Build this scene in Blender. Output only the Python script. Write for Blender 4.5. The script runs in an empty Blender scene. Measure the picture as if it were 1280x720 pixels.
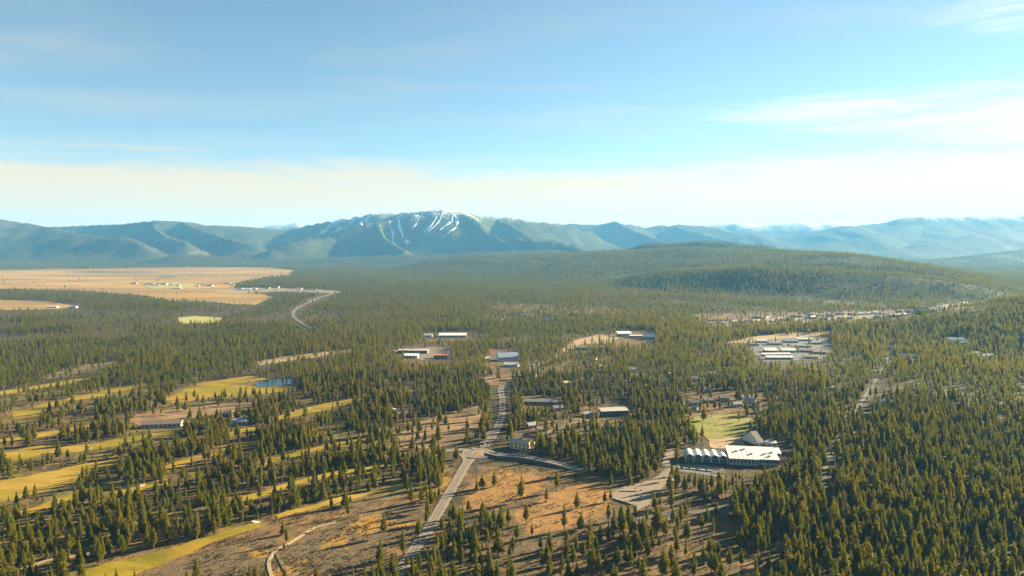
import bpy, math, random
import numpy as np
from mathutils import Vector, Matrix
from mathutils.geometry import delaunay_2d_cdt

S = bpy.context.scene
C = S.collection
R = math.radians
random.seed(7)
rng = np.random.default_rng(7)

# ------------------------------------------------------------------ camera
CAM_Z, FPX = 280.0, 865.0
PITCH = math.atan(52 / FPX)
cam_d = bpy.data.cameras.new("camera")
cam = bpy.data.objects.new("camera", cam_d)
C.objects.link(cam)
cam.location = (0, 0, CAM_Z)
cam.rotation_euler = (math.pi / 2 - PITCH, 0, 0)
cam_d.sensor_width = 36
cam_d.lens = 36 * FPX / 1280
cam_d.clip_start = 1.0
cam_d.clip_end = 400000
S.camera = cam

# ------------------------------------------------------------------ light, sky, exposure
SUN_AZ, SUN_EL = R(62), R(18)            # clockwise from the view direction
sd = Vector((math.sin(SUN_AZ) * math.cos(SUN_EL), math.cos(SUN_AZ) * math.cos(SUN_EL), math.sin(SUN_EL)))
sun_d = bpy.data.lights.new("sun", 'SUN')
sun_d.energy = 5.0
sun_d.angle = R(0.5)
sun_d.color = (1.0, 0.83, 0.51)
sun = bpy.data.objects.new("sun", sun_d)
C.objects.link(sun)
sun.rotation_euler = sd.to_track_quat('Z', 'Y').to_euler()
sun.location = (0, 0, 3000)

S.view_settings.view_transform = 'Standard'
S.view_settings.look = 'None'
S.view_settings.gamma = 1.0
S.view_settings.exposure = 2.62
S.cycles.use_denoising = True
S.cycles.max_bounces = 5
S.cycles.diffuse_bounces = 3
S.cycles.transparent_max_bounces = 10
S.cycles.volume_bounces = 0

W = bpy.data.worlds.new("World")
S.world = W
W.use_nodes = True


class NT:
    """small helper for node trees"""
    def __init__(self, tree):
        self.t = tree
    def n(self, kind, **kw):
        nd = self.t.nodes.new(kind)
        ins = kw.pop('ins', {})
        for k, v in kw.items():
            setattr(nd, k, v)
        for k, v in ins.items():
            s = nd.inputs[k]
            if hasattr(v, 'is_output') or isinstance(v, bpy.types.NodeSocket):
                self.t.links.new(v, s)
            else:
                s.default_value = v
        return nd
    def math(self, op, a, b=0.0, clamp=False):
        nd = self.n('ShaderNodeMath', operation=op, use_clamp=clamp, ins={0: a, 1: b})
        return nd.outputs[0]
    def step(self, x, a, b):
        nd = self.n('ShaderNodeMapRange', interpolation_type='SMOOTHSTEP', ins={0: x, 1: a, 2: b, 3: 0.0, 4: 1.0})
        return nd.outputs[0]
    def mix(self, f, a, b, blend='MIX'):
        nd = self.n('ShaderNodeMix', data_type='RGBA', blend_type=blend)
        for k, v in ((0, f), (6, a), (7, b)):
            if isinstance(v, bpy.types.NodeSocket):
                self.t.links.new(v, nd.inputs[k])
            elif k == 0:
                nd.inputs[k].default_value = v
            else:
                nd.inputs[k].default_value = (*v[:3], 1)
        return nd.outputs[2]
    def noise(self, vec, scale, detail=3.0, rough=0.55, distort=0.0):
        return self.n('ShaderNodeTexNoise', ins={'Vector': vec, 'Scale': scale, 'Detail': detail, 'Roughness': rough, 'Distortion': distort}).outputs[0]


def build_world():
    t = W.node_tree
    t.nodes.clear()
    k = NT(t)
    out = k.n('ShaderNodeOutputWorld')
    sky = k.n('ShaderNodeTexSky', sky_type='NISHITA', sun_disc=False, sun_elevation=SUN_EL, sun_rotation=SUN_AZ,
              altitude=1800.0, air_density=1.1, dust_density=0.2, ozone_density=1.5)
    # cirrus: streaks on a high plane plus two long plumes towards the sun
    d = k.n('ShaderNodeTexCoord').outputs['Generated']
    sp = k.n('ShaderNodeSeparateXYZ', ins={0: d})
    x, y, z = sp.outputs
    az = k.math('ARCTAN2', x, y)
    zc = k.math('MAXIMUM', z, 0.0)
    den = k.math('ADD', zc, 0.06)
    px = k.math('DIVIDE', x, den)
    py = k.math('DIVIDE', y, den)
    pl = k.n('ShaderNodeCombineXYZ', ins={0: k.math('MULTIPLY', px, 0.35), 1: py, 2: 0.0}).outputs[0]
    n1 = k.noise(pl, 1.1, 6, 0.6, 0.6)
    n3 = k.noise(k.n('ShaderNodeCombineXYZ', ins={0: k.math('MULTIPLY', az, 7.0), 1: k.math('MULTIPLY', k.math('ADD', z, k.math('MULTIPLY', az, 0.05)), 110.0), 2: 1.0}).outputs[0], 1.0, 5, 0.65, 1.2)
    n2 = k.noise(k.n('ShaderNodeCombineXYZ', ins={0: k.math('MULTIPLY', az, 2.0), 1: k.math('MULTIPLY', z, 26.0), 2: 3.0}).outputs[0], 1.6, 6, 0.62, 0.7)
    # distant veil of cirrus stratus low over the mountains
    wob = k.math('ADD', k.math('MULTIPLY', k.math('SUBTRACT', n2, 0.5), 0.09), k.math('MULTIPLY', k.math('SUBTRACT', n3, 0.5), 0.035))
    ze = k.math('ADD', z, wob)
    veil = k.math('SUBTRACT', 1.0, k.step(ze, 0.086, 0.134))
    veil = k.math('MULTIPLY', veil, 0.80)
    thin = k.math('MULTIPLY', k.step(n1, 0.44, 0.85), 0.30)
    def plume(az0, z0, slope, half_az, half_z):
        zz = k.math('SUBTRACT', k.math('SUBTRACT', z, z0), k.math('MULTIPLY', k.math('SUBTRACT', az, az0), slope))
        # thickness grows towards the right (upwind end)
        grow = k.math('ADD', 0.30, k.math('MULTIPLY', k.step(az, az0 - half_az, az0 + 0.4 * half_az), 1.1))
        zz = k.math('DIVIDE', zz, k.math('MULTIPLY', grow, half_z))
        a = k.math('DIVIDE', k.math('SUBTRACT', az, az0), half_az)
        r2 = k.math('ADD', k.math('MULTIPLY', zz, zz), k.math('MULTIPLY', k.math('MULTIPLY', a, a), 0.9))
        e = k.math('SUBTRACT', 1.0, r2)
        e = k.math('ADD', e, k.math('ADD', k.math('MULTIPLY', k.math('SUBTRACT', n2, 0.52), 3.2), k.math('MULTIPLY', k.math('SUBTRACT', n3, 0.5), 1.7)))
        return k.step(e, -0.2, 2.1)
    p1 = k.math('MULTIPLY', plume(0.56, 0.160, -0.07, 0.50, 0.030), 0.66)
    p2 = k.math('MULTIPLY', plume(0.70, 0.266, 0.02, 0.20, 0.050), 0.60)
    c = k.math('MAXIMUM', veil, thin)
    pc = k.math('MAXIMUM', p1, p2)
    # cloud brightness follows the sun: forward scattering near it
    dot = k.n('ShaderNodeVectorMath', operation='DOT_PRODUCT', ins={0: d, 1: tuple(sd)}).outputs['Value']
    glow = k.math('ADD', 0.90, k.math('MULTIPLY', k.step(dot, 0.35, 1.0), 0.05))
    hs = k.n('ShaderNodeHueSaturation', ins={'Hue': 0.484, 'Saturation': 1.0, 'Value': SKY_VAL, 'Color': sky.outputs[0]})
    cc = k.n('ShaderNodeVectorMath', operation='SCALE', ins={0: CLOUD_COL, 'Scale': glow}).outputs[0]
    col = k.mix(c, hs.outputs[0], cc)
    col = k.mix(pc, col, (2.6, 2.25, 1.75))
    bg = k.n('ShaderNodeBackground', ins={'Color': col, 'Strength': 0.1})
    t.links.new(bg.outputs[0], out.inputs[0])


SKY_VAL = 0.275
CLOUD_COL = (2.10, 1.56, 0.86)
build_world()

HAZE_DENSITY = 2.5e-5
HAZE_COLOR = (0.16, 0.50, 1.0, 1)
HAZE_ANISO = 0.12

# ------------------------------------------------------------------ geometry helpers
FW = np.array((0, math.cos(PITCH), -math.sin(PITCH)))
UP = np.array((0, math.sin(PITCH), math.cos(PITCH)))


def ray(px, py):
    px = np.asarray(px, float); py = np.asarray(py, float)
    u = (px - 640) / FPX
    v = (360 - py) / FPX
    return np.stack([u, FW[1] + v * UP[1], FW[2] + v * UP[2]], -1)


def at_depth(px, py, D):
    d = ray(px, py)
    p = d * (D / d[1])
    return float(p[0]), float(p[1]), float(p[2] + CAM_Z)


def project(x, y, z):
    dz = z - CAM_Z
    zc = y * FW[1] + dz * FW[2]
    vc = y * UP[1] + dz * UP[2]
    zc = np.where(zc < 1, 1, zc)
    return 640 + FPX * x / zc, 360 - FPX * vc / zc, zc


def lattice(ix, iy, seed):
    h = (ix.astype(np.int64) * 374761393 + iy.astype(np.int64) * 668265263 + seed * 974634541) & 0x7fffffff
    h = ((h ^ (h >> 13)) * 1274126177) & 0x7fffffff
    h = h ^ (h >> 16)
    return (h & 0xffff) / 65535.0


def vnoise(x, y, seed=0):
    ix = np.floor(x); iy = np.floor(y)
    fx = x - ix; fy = y - iy
    fx = fx * fx * (3 - 2 * fx); fy = fy * fy * (3 - 2 * fy)
    a = lattice(ix, iy, seed); b = lattice(ix + 1, iy, seed)
    c = lattice(ix, iy + 1, seed); d = lattice(ix + 1, iy + 1, seed)
    return (a + (b - a) * fx) * (1 - fy) + (c + (d - c) * fx) * fy


def fbm(x, y, seed=0, octs=4):
    s = 0.0; a = 0.5
    for o in range(octs):
        s = s + a * vnoise(x, y, seed + o * 17)
        x = x * 2.03 + 11.3; y = y * 2.03 - 7.7; a *= 0.5
    return s / (1 - 0.5 ** octs)


# every hill or mountain: crest polylines (photo column, photo row, metres away, half width in metres)
HILLS = [
    ("forested_hill", "broad forested hill across the middle right of the valley", 'dome', 26, [
        [(600, 318, 8200, 1400), (700, 315, 8000, 2300), (800, 312, 7800, 2800), (880, 310, 7400, 2800), (960, 311, 6500, 2300), (1020, 315.5, 5700, 1800),
         (1100, 323, 5000, 1000), (1160, 334, 4500, 650), (1203, 347, 4100, 430), (1235, 362, 3850, 280)],
        [(850, 333, 5000, 700), (900, 331, 4700, 800), (960, 331, 4450, 820), (1040, 334, 4250, 780), (1110, 338, 4100, 700), (1165, 344, 3950, 560), (1205, 356, 3850, 380)]]),
    ("wooded_knoll", "small dark wooded knoll on top of the broad hill", 'dome', 8, [
        [(770, 314, 8300, 450), (805, 306, 8300, 520), (850, 302, 8300, 560), (900, 303.5, 8300, 560), (960, 309, 8300, 450)]]),
    ("near_forest_rise", "tree covered rise climbing to the right edge of the view", 'dome', 16, [
        [(1090, 409, 2450, 420), (1140, 400, 2400, 600), (1200, 391, 2350, 700), (1280, 380, 2300, 800), (1400, 368, 2250, 850), (1600, 350, 2200, 900)]]),
    ("foothill", "low shaded foothill behind the left meadow", 'dome', 10, [
        [(-160, 318, 10300, 900), (-60, 322, 10300, 800), (20, 326, 10300, 700), (90, 331, 10400, 500)],
        [(165, 331, 10600, 500), (225, 318, 10900, 800), (280, 321, 11000, 800), (330, 325, 11000, 900), (420, 322, 10800, 900), (520, 319, 10600, 900), (600, 316, 10600, 900), (690, 313, 10700, 900)]]),
    ("round_hill", "long wooded hills at the far left with a round shaded summit", 'sharp', 14, [
        [(-420, 262, 14500, 3300), (-180, 268, 14300, 3300), (-60, 271, 13800, 3200), (5, 275, 13400, 3000), (40, 280, 13200, 2600), (90, 289, 12700, 2000), (150, 299, 12000, 1500), (180, 306, 11500, 900)],
        [(60, 283, 15500, 2500), (110, 280, 15000, 2600), (150, 279, 14600, 2600), (182, 275, 14400, 2700), (200, 273.5, 14300, 2800), (225, 275.5, 14400, 2800), (270, 280, 14600, 2700), (330, 285, 14900, 2500), (400, 288, 15200, 2400)],
        [(225, 275.5, 14400, 2000), (260, 288, 13300, 1500), (290, 298, 12600, 1200), (310, 304, 12200, 900)],
        [(182, 275, 14400, 1500), (205, 292, 13000, 1300), (230, 304, 12000, 900)]]),
    ("ski_mountain", "high blue mountain with white ski runs in the centre of the skyline", 'sharp', 10, [
        [(300, 295, 15600, 1628), (340, 287, 15300, 1850), (400, 277.5, 15000, 1998), (440, 271, 14800, 2072), (470, 265, 14600, 2220), (500, 264, 14500, 2220), (525, 263.5, 14300, 2220),
         (553, 261, 14000, 2220), (575, 263, 14000, 2220), (595, 267, 14200, 2146), (620, 270, 14500, 2146), (645, 271, 14700, 2072), (665, 276, 15000, 1998), (692, 280, 15300, 1850), (740, 290, 15600, 1480)],
        [(553, 261, 14000, 1110), (510, 270, 13600, 1110), (460, 279, 13200, 1110), (420, 288, 12700, 1036), (380, 299, 12100, 888), (340, 309, 11500, 666)],
        [(470, 277, 13300, 666), (478, 292, 12500, 592), (488, 303, 11900, 518), (505, 312, 11300, 444)],
        [(575, 263, 14000, 1110), (597, 276, 13400, 962), (612, 291, 12700, 814), (640, 307, 11900, 666)],
        [(620, 270, 14500, 1110), (640, 283, 13700, 962), (670, 297, 12900, 814), (710, 310, 12000, 666)]]),
    ("blue_ridge", "dark blue ridge right of the ski mountain", 'sharp', 10, [
        [(640, 279, 17500, 1924), (690, 280, 17800, 2220), (728, 278, 18000, 2368), (748, 279, 18000, 2368), (768, 275.5, 18000, 2442), (785, 279, 18100, 2442), (803, 282, 18300, 2368), (838, 280, 18400, 2368),
         (862, 279, 18500, 2368), (885, 282, 18500, 2220), (915, 287, 18300, 1998), (950, 294, 18000, 1702), (985, 302, 17600, 1258)],
        [(768, 275.5, 18000, 1258), (795, 288, 16800, 1110), (830, 300, 15600, 888)],
        [(838, 280, 18400, 1110), (880, 291, 17000, 1110), (930, 301, 15800, 888)],
        [(642, 295, 12300, 666), (685, 299, 12000, 666), (722, 306, 11600, 518)]]),
    ("snowy_ridge", "pale distant ridge streaked with snow right of centre", 'sharp', 0, [
        [(840, 284, 22500, 3510), (880, 281, 22500, 3900), (905, 278.5, 22500, 3900), (921, 277, 22500, 4056), (942, 279.5, 22500, 4056), (960, 280, 22500, 4056), (978, 278, 22500, 4056), (1000, 276.3, 22500, 4056), (1016, 278.5, 22500, 3900),
         (1032, 277, 22500, 3900), (1052, 276.8, 22500, 3900), (1068, 281, 22500, 3510), (1100, 290, 22500, 2730)]]),
    ("snowy_range", "long far range with snow along its crest at the right", 'sharp', 6, [
        [(980, 296, 18600, 2600), (1010, 290, 18800, 3200), (1050, 281.5, 19000, 4200), (1080, 281, 19100, 4600), (1105, 277.5, 19200, 4800), (1135, 270.5, 19200, 5000), (1150, 269, 19200, 5200), (1168, 271, 19200, 5200),
         (1185, 269.5, 19200, 5200), (1198, 272, 19200, 5200), (1215, 268.5, 19200, 5200), (1232, 270, 19200, 5200), (1250, 267.3, 19200, 5200), (1268, 268.5, 19200, 5200), (1290, 265, 19200, 5400), (1400, 262, 19200, 5600), (1600, 266, 19200, 5600)],
        [(1150, 280, 18000, 2000), (1080, 296, 16500, 1800), (1010, 306, 16000, 1600)],
        [(1290, 276, 17800, 2200), (1200, 297, 15600, 2000), (1120, 311, 14500, 1700)],
        [(1420, 285, 17500, 2400), (1330, 304, 14000, 2000), (1230, 319, 11200, 1400)]]),
    ("distant_peaks", "tiny pale snow peaks behind the dip left of the ski mountain", 'sharp', 0, [
        [(300, 287, 24000, 2700), (325, 281, 24000, 3000), (345, 278.5, 24000, 3120), (360, 280, 24000, 3120), (372, 277.8, 24000, 3120), (382, 280.5, 24000, 3000), (395, 282, 24000, 3000), (430, 288, 24000, 2400)],
        [(50, 287, 24000, 2400), (66, 281.5, 24000, 2700), (88, 280.5, 24000, 2700), (110, 286, 24000, 2400)]]),
]
for h in HILLS:
    for i, line in enumerate(h[4]):
        out = []
        for (px, py, D, w) in line:
            X, Y, Z = at_depth(px, py, D)
            out.append((X, Y, max(Z - h[3], 4), w))
        h[4][i] = out


def hill_height(h, x, y, wx, wy):
    best = np.zeros_like(x)
    for line in h[4]:
        P = np.array(line)
        lim = P[:, 3].max()
        sel = (x > P[:, 0].min() - lim) & (x < P[:, 0].max() + lim) & (y > P[:, 1].min() - lim) & (y < P[:, 1].max() + lim)
        idx = np.nonzero(sel)[0]
        if len(idx) == 0:
            continue
        xx, yy = wx[idx], wy[idx]
        b = np.zeros(len(idx))
        for (a, c) in zip(P[:-1], P[1:]):
            dx, dy = c[0] - a[0], c[1] - a[1]
            t = np.clip(((xx - a[0]) * dx + (yy - a[1]) * dy) / (dx * dx + dy * dy), 0, 1)
            dist = np.hypot(xx - a[0] - t * dx, yy - a[1] - t * dy)
            u = dist / (a[3] + t * (c[3] - a[3]))
            ht = a[2] + t * (c[2] - a[2])
            if h[2] == 'dome':
                g = np.where(u < 1, np.cos(np.minimum(u, 1) * math.pi / 2) ** 2, 0)
                carve = 0.0
            else:
                v = np.maximum(1 - u, 0)
                g = v ** 1.35
                carve = np.minimum(u * 3, 1) * v
            b = np.maximum(b, ht * g * (1 + 0.0 * t))
            b = np.where(b > 0, b, 0)
        if h[2] == 'sharp':
            gx, gy = x[idx], y[idx]
            gull = np.abs(2 * fbm(gx / 900, gy / 1500, 31, 3) - 1)
            rel = b / max(P[:, 2].max(), 1)
            amp = np.clip((0.93 - rel) * 2.2, 0, 1) * np.clip(rel * 3, 0, 1)
            b = b + (gull - 0.28) * amp * P[:, 2].max() * (0.20 if h[0] == 'ski_mountain' else 0.18 if h[0] == 'round_hill' else 0.10)
            b = b + (fbm(gx / 260, gy / 260, 77, 3) - 0.5) * 26 * np.clip(rel * 3, 0, 1)
        else:
            gx, gy = x[idx], y[idx]
            b = b * (0.86 + 0.28 * fbm(gx / 520, gy / 700, 53, 3))
        best[idx] = np.maximum(best[idx], b)
    return best


def H(x, y, zones=False):
    x = np.asarray(x, float); y = np.asarray(y, float)
    r = np.hypot(x, y)
    near = np.clip((r - 1500) / 2500, 0, 1)
    z = (fbm(x / 700, y / 700, 3, 2) - 0.5) * 9 * (1 - 0.6 * near)
    warp = np.clip((r - 3000) / 6000, 0, 1)
    wx = x + (fbm(x / 1500, y / 1500, 5, 3) - 0.5) * 700 * warp * 0.55
    wy = y + (fbm(x / 1500, y / 1500, 9, 3) - 0.5) * 900 * warp
    top = np.zeros_like(x); zone = np.zeros(x.shape, int)
    for i, h in enumerate(HILLS):
        hh = hill_height(h, x, y, x if h[2] == 'dome' else wx * 0 + x + (wx - x) * 0.35, y if h[2] == 'dome' else y + (wy - y) * 0.5)
        m = hh > top
        zone = np.where(m & (hh > 14), i + 1, zone)
        top = np.maximum(top, hh)
    z = z * np.clip(1 - top / 60, 0.2, 1) + top
    return (z, zone) if zones else z


def march(d):
    """first hit of one view ray with the terrain (for far slopes)"""
    s = np.geomspace(2500, 45000, 1400)
    x = d[0] * s; y = d[1] * s
    below = CAM_Z + d[2] * s < H(x, y)
    i = int(np.argmax(below)) if below.any() else 800
    s = np.linspace(s[max(i - 1, 0)], s[i], 40)
    x = d[0] * s; y = d[1] * s; z = H(x, y)
    j = int(np.argmax(CAM_Z + d[2] * s < z)) if below.any() else 0
    return x[j], y[j], z[j]


def at_many(pts, lift=0.0):
    a = np.array([(p[0], p[1]) for p in pts], float)
    d = ray(a[:, 0], a[:, 1])
    if a[:, 1].min() < 330:
        return np.array([march(q) for q in d]) + np.array([0, 0, lift])
    z = np.zeros(len(a))
    for _ in range(8):
        s = np.minimum((CAM_Z - z) / np.maximum(-d[:, 2], 1e-4), 30000)
        x = d[:, 0] * s; y = d[:, 1] * s
        z = H(x, y)
    return np.stack([x, y, z + lift], -1)


def at(px, py):
    return at_many([(px, py)])[0]


def in_poly(px, py, poly):
    P = np.asarray(poly, float)
    ins = np.zeros(px.shape, bool)
    j = len(P) - 1
    for i in range(len(P)):
        xi, yi = P[i]; xj, yj = P[j]
        if yi != yj:
            ins ^= ((yi > py) != (yj > py)) & (px < (xj - xi) * (py - yi) / (yj - yi) + xi)
        j = i
    return ins


# ------------------------------------------------------------------ object helpers
def new_mesh(name, verts, faces, mat=None, smooth=False):
    me = bpy.data.meshes.new(name)
    me.from_pydata([tuple(map(float, v)) for v in verts], [], [tuple(map(int, f)) for f in faces])
    if mat:
        me.materials.append(mat)
    if smooth:
        me.polygons.foreach_set('use_smooth', [True] * len(me.polygons))
    me.update()
    return me


def np_mesh(name, V, F, mat=None, smooth=True):
    """V (n,3), F (m,k) arrays"""
    me = bpy.data.meshes.new(name)
    V = np.ascontiguousarray(V, dtype=np.float32); F = np.ascontiguousarray(F, dtype=np.int32)
    me.vertices.add(len(V)); me.vertices.foreach_set('co', V.ravel())
    k = F.shape[1]
    me.loops.add(F.size); me.loops.foreach_set('vertex_index', F.ravel())
    me.polygons.add(len(F)); me.polygons.foreach_set('loop_start', np.arange(0, F.size, k, dtype=np.int32))
    if smooth:
        me.polygons.foreach_set('use_smooth', np.ones(len(F), bool))
    me.update(calc_edges=True)
    me.validate()
    if mat:
        me.materials.append(mat)
    return me


def link(name, data, parent=None, **props):
    o = bpy.data.objects.new(name, data)
    C.objects.link(o)
    if parent:
        o.parent = parent
    for k, v in props.items():
        if v is not None:
            o[k] = v
    return o


class MB:
    def __init__(self):
        self.v = []; self.f = []
    def add(self, verts, faces):
        b = len(self.v)
        self.v += [tuple(v) for v in verts]
        self.f += [tuple(b + i for i in f) for f in faces]
    def box(self, x0, y0, z0, x1, y1, z1):
        self.add([(x0, y0, z0), (x1, y0, z0), (x1, y1, z0), (x0, y1, z0), (x0, y0, z1), (x1, y0, z1), (x1, y1, z1), (x0, y1, z1)],
                 [(3, 2, 1, 0), (4, 5, 6, 7), (0, 1, 5, 4), (1, 2, 6, 5), (2, 3, 7, 6), (3, 0, 4, 7)])
    def prism(self, prof, y0, y1):
        """closed profile [(x,z)...] pulled along y"""
        n = len(prof)
        self.add([(x, y0, z) for x, z in prof] + [(x, y1, z) for x, z in prof],
                 [tuple(range(n)), tuple(range(2 * n - 1, n - 1, -1))] + [((i + 1) % n, i, n + i, n + (i + 1) % n) for i in range(n)])
    def prism_x(self, prof, x0, x1):
        n = len(prof)
        self.add([(x0, y, z) for y, z in prof] + [(x1, y, z) for y, z in prof],
                 [tuple(range(n - 1, -1, -1)), tuple(range(n, 2 * n))] + [(i, (i + 1) % n, n + (i + 1) % n, n + i) for i in range(n)])
    def tube(self, x, y, z0, z1, r0, r1, n=6):
        ring = [(math.cos(2 * math.pi * i / n), math.sin(2 * math.pi * i / n)) for i in range(n)]
        self.add([(x + r0 * c, y + r0 * s, z0) for c, s in ring] + [(x + r1 * c, y + r1 * s, z1) for c, s in ring],
                 [(i, (i + 1) % n, n + (i + 1) % n, n + i) for i in range(n)] + [tuple(range(n, 2 * n))])
    def mesh(self, name, mat):
        return new_mesh(name, self.v, self.f, mat)


# ------------------------------------------------------------------ materials
def material(name, rough=0.8, spec=0.3):
    m = bpy.data.materials.new(name)
    m.use_nodes = True
    t = m.node_tree
    b = t.nodes['Principled BSDF']
    b.inputs['Roughness'].default_value = rough
    b.inputs['Specular IOR Level'].default_value = spec
    return m, NT(t), b


def plain(name, col, rough=0.8, var=0.25, scale=0.6, spec=0.3, metal=0.0, coords='Object'):
    m, k, b = material(name, rough, spec)
    b.inputs['Metallic'].default_value = metal
    tc = k.n('ShaderNodeTexCoord').outputs[coords] if coords != 'World' else k.n('ShaderNodeNewGeometry').outputs['Position']
    n = k.noise(tc, scale, 4, 0.6)
    c = k.mix(n, tuple(x * (1 - var) for x in col), tuple(min(1, x * (1 + var)) for x in col))
    m.node_tree.links.new(c, b.inputs['Base Color'])
    return m


def ground_material():
    m, k, b = material("ground_soil", 0.95, 0.1)
    P = k.n('ShaderNodeNewGeometry').outputs['Position']
    dry = k.n('ShaderNodeAttribute', attribute_name='dry').outputs['Fac']
    green = k.n('ShaderNodeAttribute', attribute_name='green').outputs['Fac']
    nl = k.noise(P, 0.012, 4, 0.6, 0.6)
    nm = k.noise(P, 0.06, 5, 0.65, 0.4)
    nf = k.noise(P, 0.5, 4, 0.7)
    litter = k.mix(k.step(nm, 0.35, 0.7), (0.041, 0.032, 0.018), (0.085, 0.063, 0.033))
    litter = k.mix(k.step(nl, 0.5, 0.75), litter, (0.063, 0.061, 0.027))
    tan = k.mix(k.step(nm, 0.3, 0.68), (0.085, 0.055, 0.028), (0.185, 0.107, 0.049))
    tan = k.mix(k.step(nl, 0.50, 0.66), tan, (0.111, 0.081, 0.049))
    tan = k.mix(k.math('MULTIPLY', k.step(nf, 0.50, 0.66), 0.65), tan, (0.074, 0.063, 0.038))
    nd = k.math('ADD', dry, k.math('MULTIPLY', k.math('SUBTRACT', nm, 0.5), 0.7))
    col = k.mix(k.step(nd, 0.25, 0.75), litter, tan)
    rough_grass = k.mix(k.step(nm, 0.3, 0.7), (0.078, 0.070, 0.016), (0.185, 0.141, 0.037))
    col = k.mix(k.step(k.math('ADD', green, k.math('MULTIPLY', k.math('SUBTRACT', nl, 0.5), 1.0)), 0.4, 0.8), col, rough_grass)
    orange = k.n('ShaderNodeAttribute', attribute_name='orange').outputs['Fac']
    sage = k.n('ShaderNodeAttribute', attribute_name='sage').outputs['Fac']
    og = k.mix(k.step(nm, 0.3, 0.68), (0.200, 0.100, 0.030), (0.274, 0.144, 0.046))
    og = k.mix(k.math('MULTIPLY', k.step(nf, 0.46, 0.62), 0.6), og, (0.141, 0.092, 0.044))
    col = k.mix(k.math('MULTIPLY', k.step(k.math('ADD', orange, k.math('MULTIPLY', k.math('SUBTRACT', nl, 0.5), 1.4)), 0.3, 0.8), 0.9), col, og)
    sg = k.mix(k.step(nf, 0.42, 0.62), (0.130, 0.090, 0.050), (0.070, 0.056, 0.034))
    sg = k.mix(k.step(nl, 0.53, 0.60), sg, (0.244, 0.137, 0.031))
    col = k.mix(k.step(k.math('ADD', sage, k.math('MULTIPLY', k.math('SUBTRACT', nm, 0.5), 0.8)), 0.3, 0.7), col, sg)
    m.node_tree.links.new(col, b.inputs['Base Color'])
    bp = k.n('ShaderNodeBump', ins={'Strength': 0.7, 'Distance': 0.8, 'Height': k.math('ADD', nf, k.math('MULTIPLY', nm, 2.0))})
    m.node_tree.links.new(bp.outputs[0], b.inputs['Normal'])
    return m


def hill_material(name, snow=None, far=False, open_amt=0.5):
    m, k, b = material(name, 0.95, 0.05)
    P = k.n('ShaderNodeNewGeometry').outputs['Position']
    n1 = k.noise(P, 0.0011, 6, 0.62, 0.5)
    n2 = k.noise(P, 0.006, 5, 0.65, 0.3)
    n3 = k.noise(P, 0.03, 3, 0.7)
    dark = k.mix(k.step(n3, 0.38, 0.62), (0.03, 0.038, 0.016), (0.075, 0.075, 0.03))
    opn = k.mix(n2, (0.11, 0.085, 0.045), (0.19, 0.135, 0.075))
    f = k.step(k.math('ADD', n1, k.math('MULTIPLY', n2, 0.5)), 0.80 + 0.1 * (1 - open_amt), 0.98)
    col = k.mix(f, dark, opn)
    if snow:
        z = k.n('ShaderNodeSeparateXYZ', ins={0: P}).outputs[2]
        nz = k.math('ADD', k.math('ADD', z, k.math('MULTIPLY', k.math('SUBTRACT', n2, 0.5), snow[2])), k.math('MULTIPLY', k.math('SUBTRACT', n3, 0.5), snow[2] * 1.2))
        col = k.mix(k.math('MULTIPLY', k.step(nz, snow[0], snow[1]), 0.62), col, (0.80, 0.82, 0.85))
    m.node_tree.links.new(col, b.inputs['Base Color'])
    bp = k.n('ShaderNodeBump', ins={'Strength': 1.0, 'Distance': 14.0 if far else 9.0, 'Height': k.math('ADD', n3, k.math('MULTIPLY', n2, 2.0))})
    m.node_tree.links.new(bp.outputs[0], b.inputs['Normal'])
    return m


def patch_material(name, lo, hi, extra=None, sx=0.02, sy=0.06, fine=0.3, bump=0.3):
    m, k, b = material(name, 0.95, 0.1)
    P = k.n('ShaderNodeNewGeometry').outputs['Position']
    sp = k.n('ShaderNodeSeparateXYZ', ins={0: P})
    v = k.n('ShaderNodeCombineXYZ', ins={0: k.math('MULTIPLY', sp.outputs[0], sx), 1: k.math('MULTIPLY', sp.outputs[1], sy), 2: 0.0}).outputs[0]
    n1 = k.noise(v, 1.0, 5, 0.62, 0.5)
    n2 = k.noise(P, fine, 4, 0.65)
    col = k.mix(k.step(n1, 0.30, 0.70), lo, hi)
    if extra:
        col = k.mix(k.step(k.noise(v, 0.45, 5, 0.6, 0.8), 0.48, 0.64), col, extra)
    col = k.mix(k.math('MULTIPLY', k.step(n2, 0.4, 0.7), 0.35), col, tuple(c * 0.55 for c in lo))
    m.node_tree.links.new(col, b.inputs['Base Color'])
    bp = k.n('ShaderNodeBump', ins={'Strength': bump, 'Distance': 0.4, 'Height': n2})
    m.node_tree.links.new(bp.outputs[0], b.inputs['Normal'])
    return m


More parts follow.
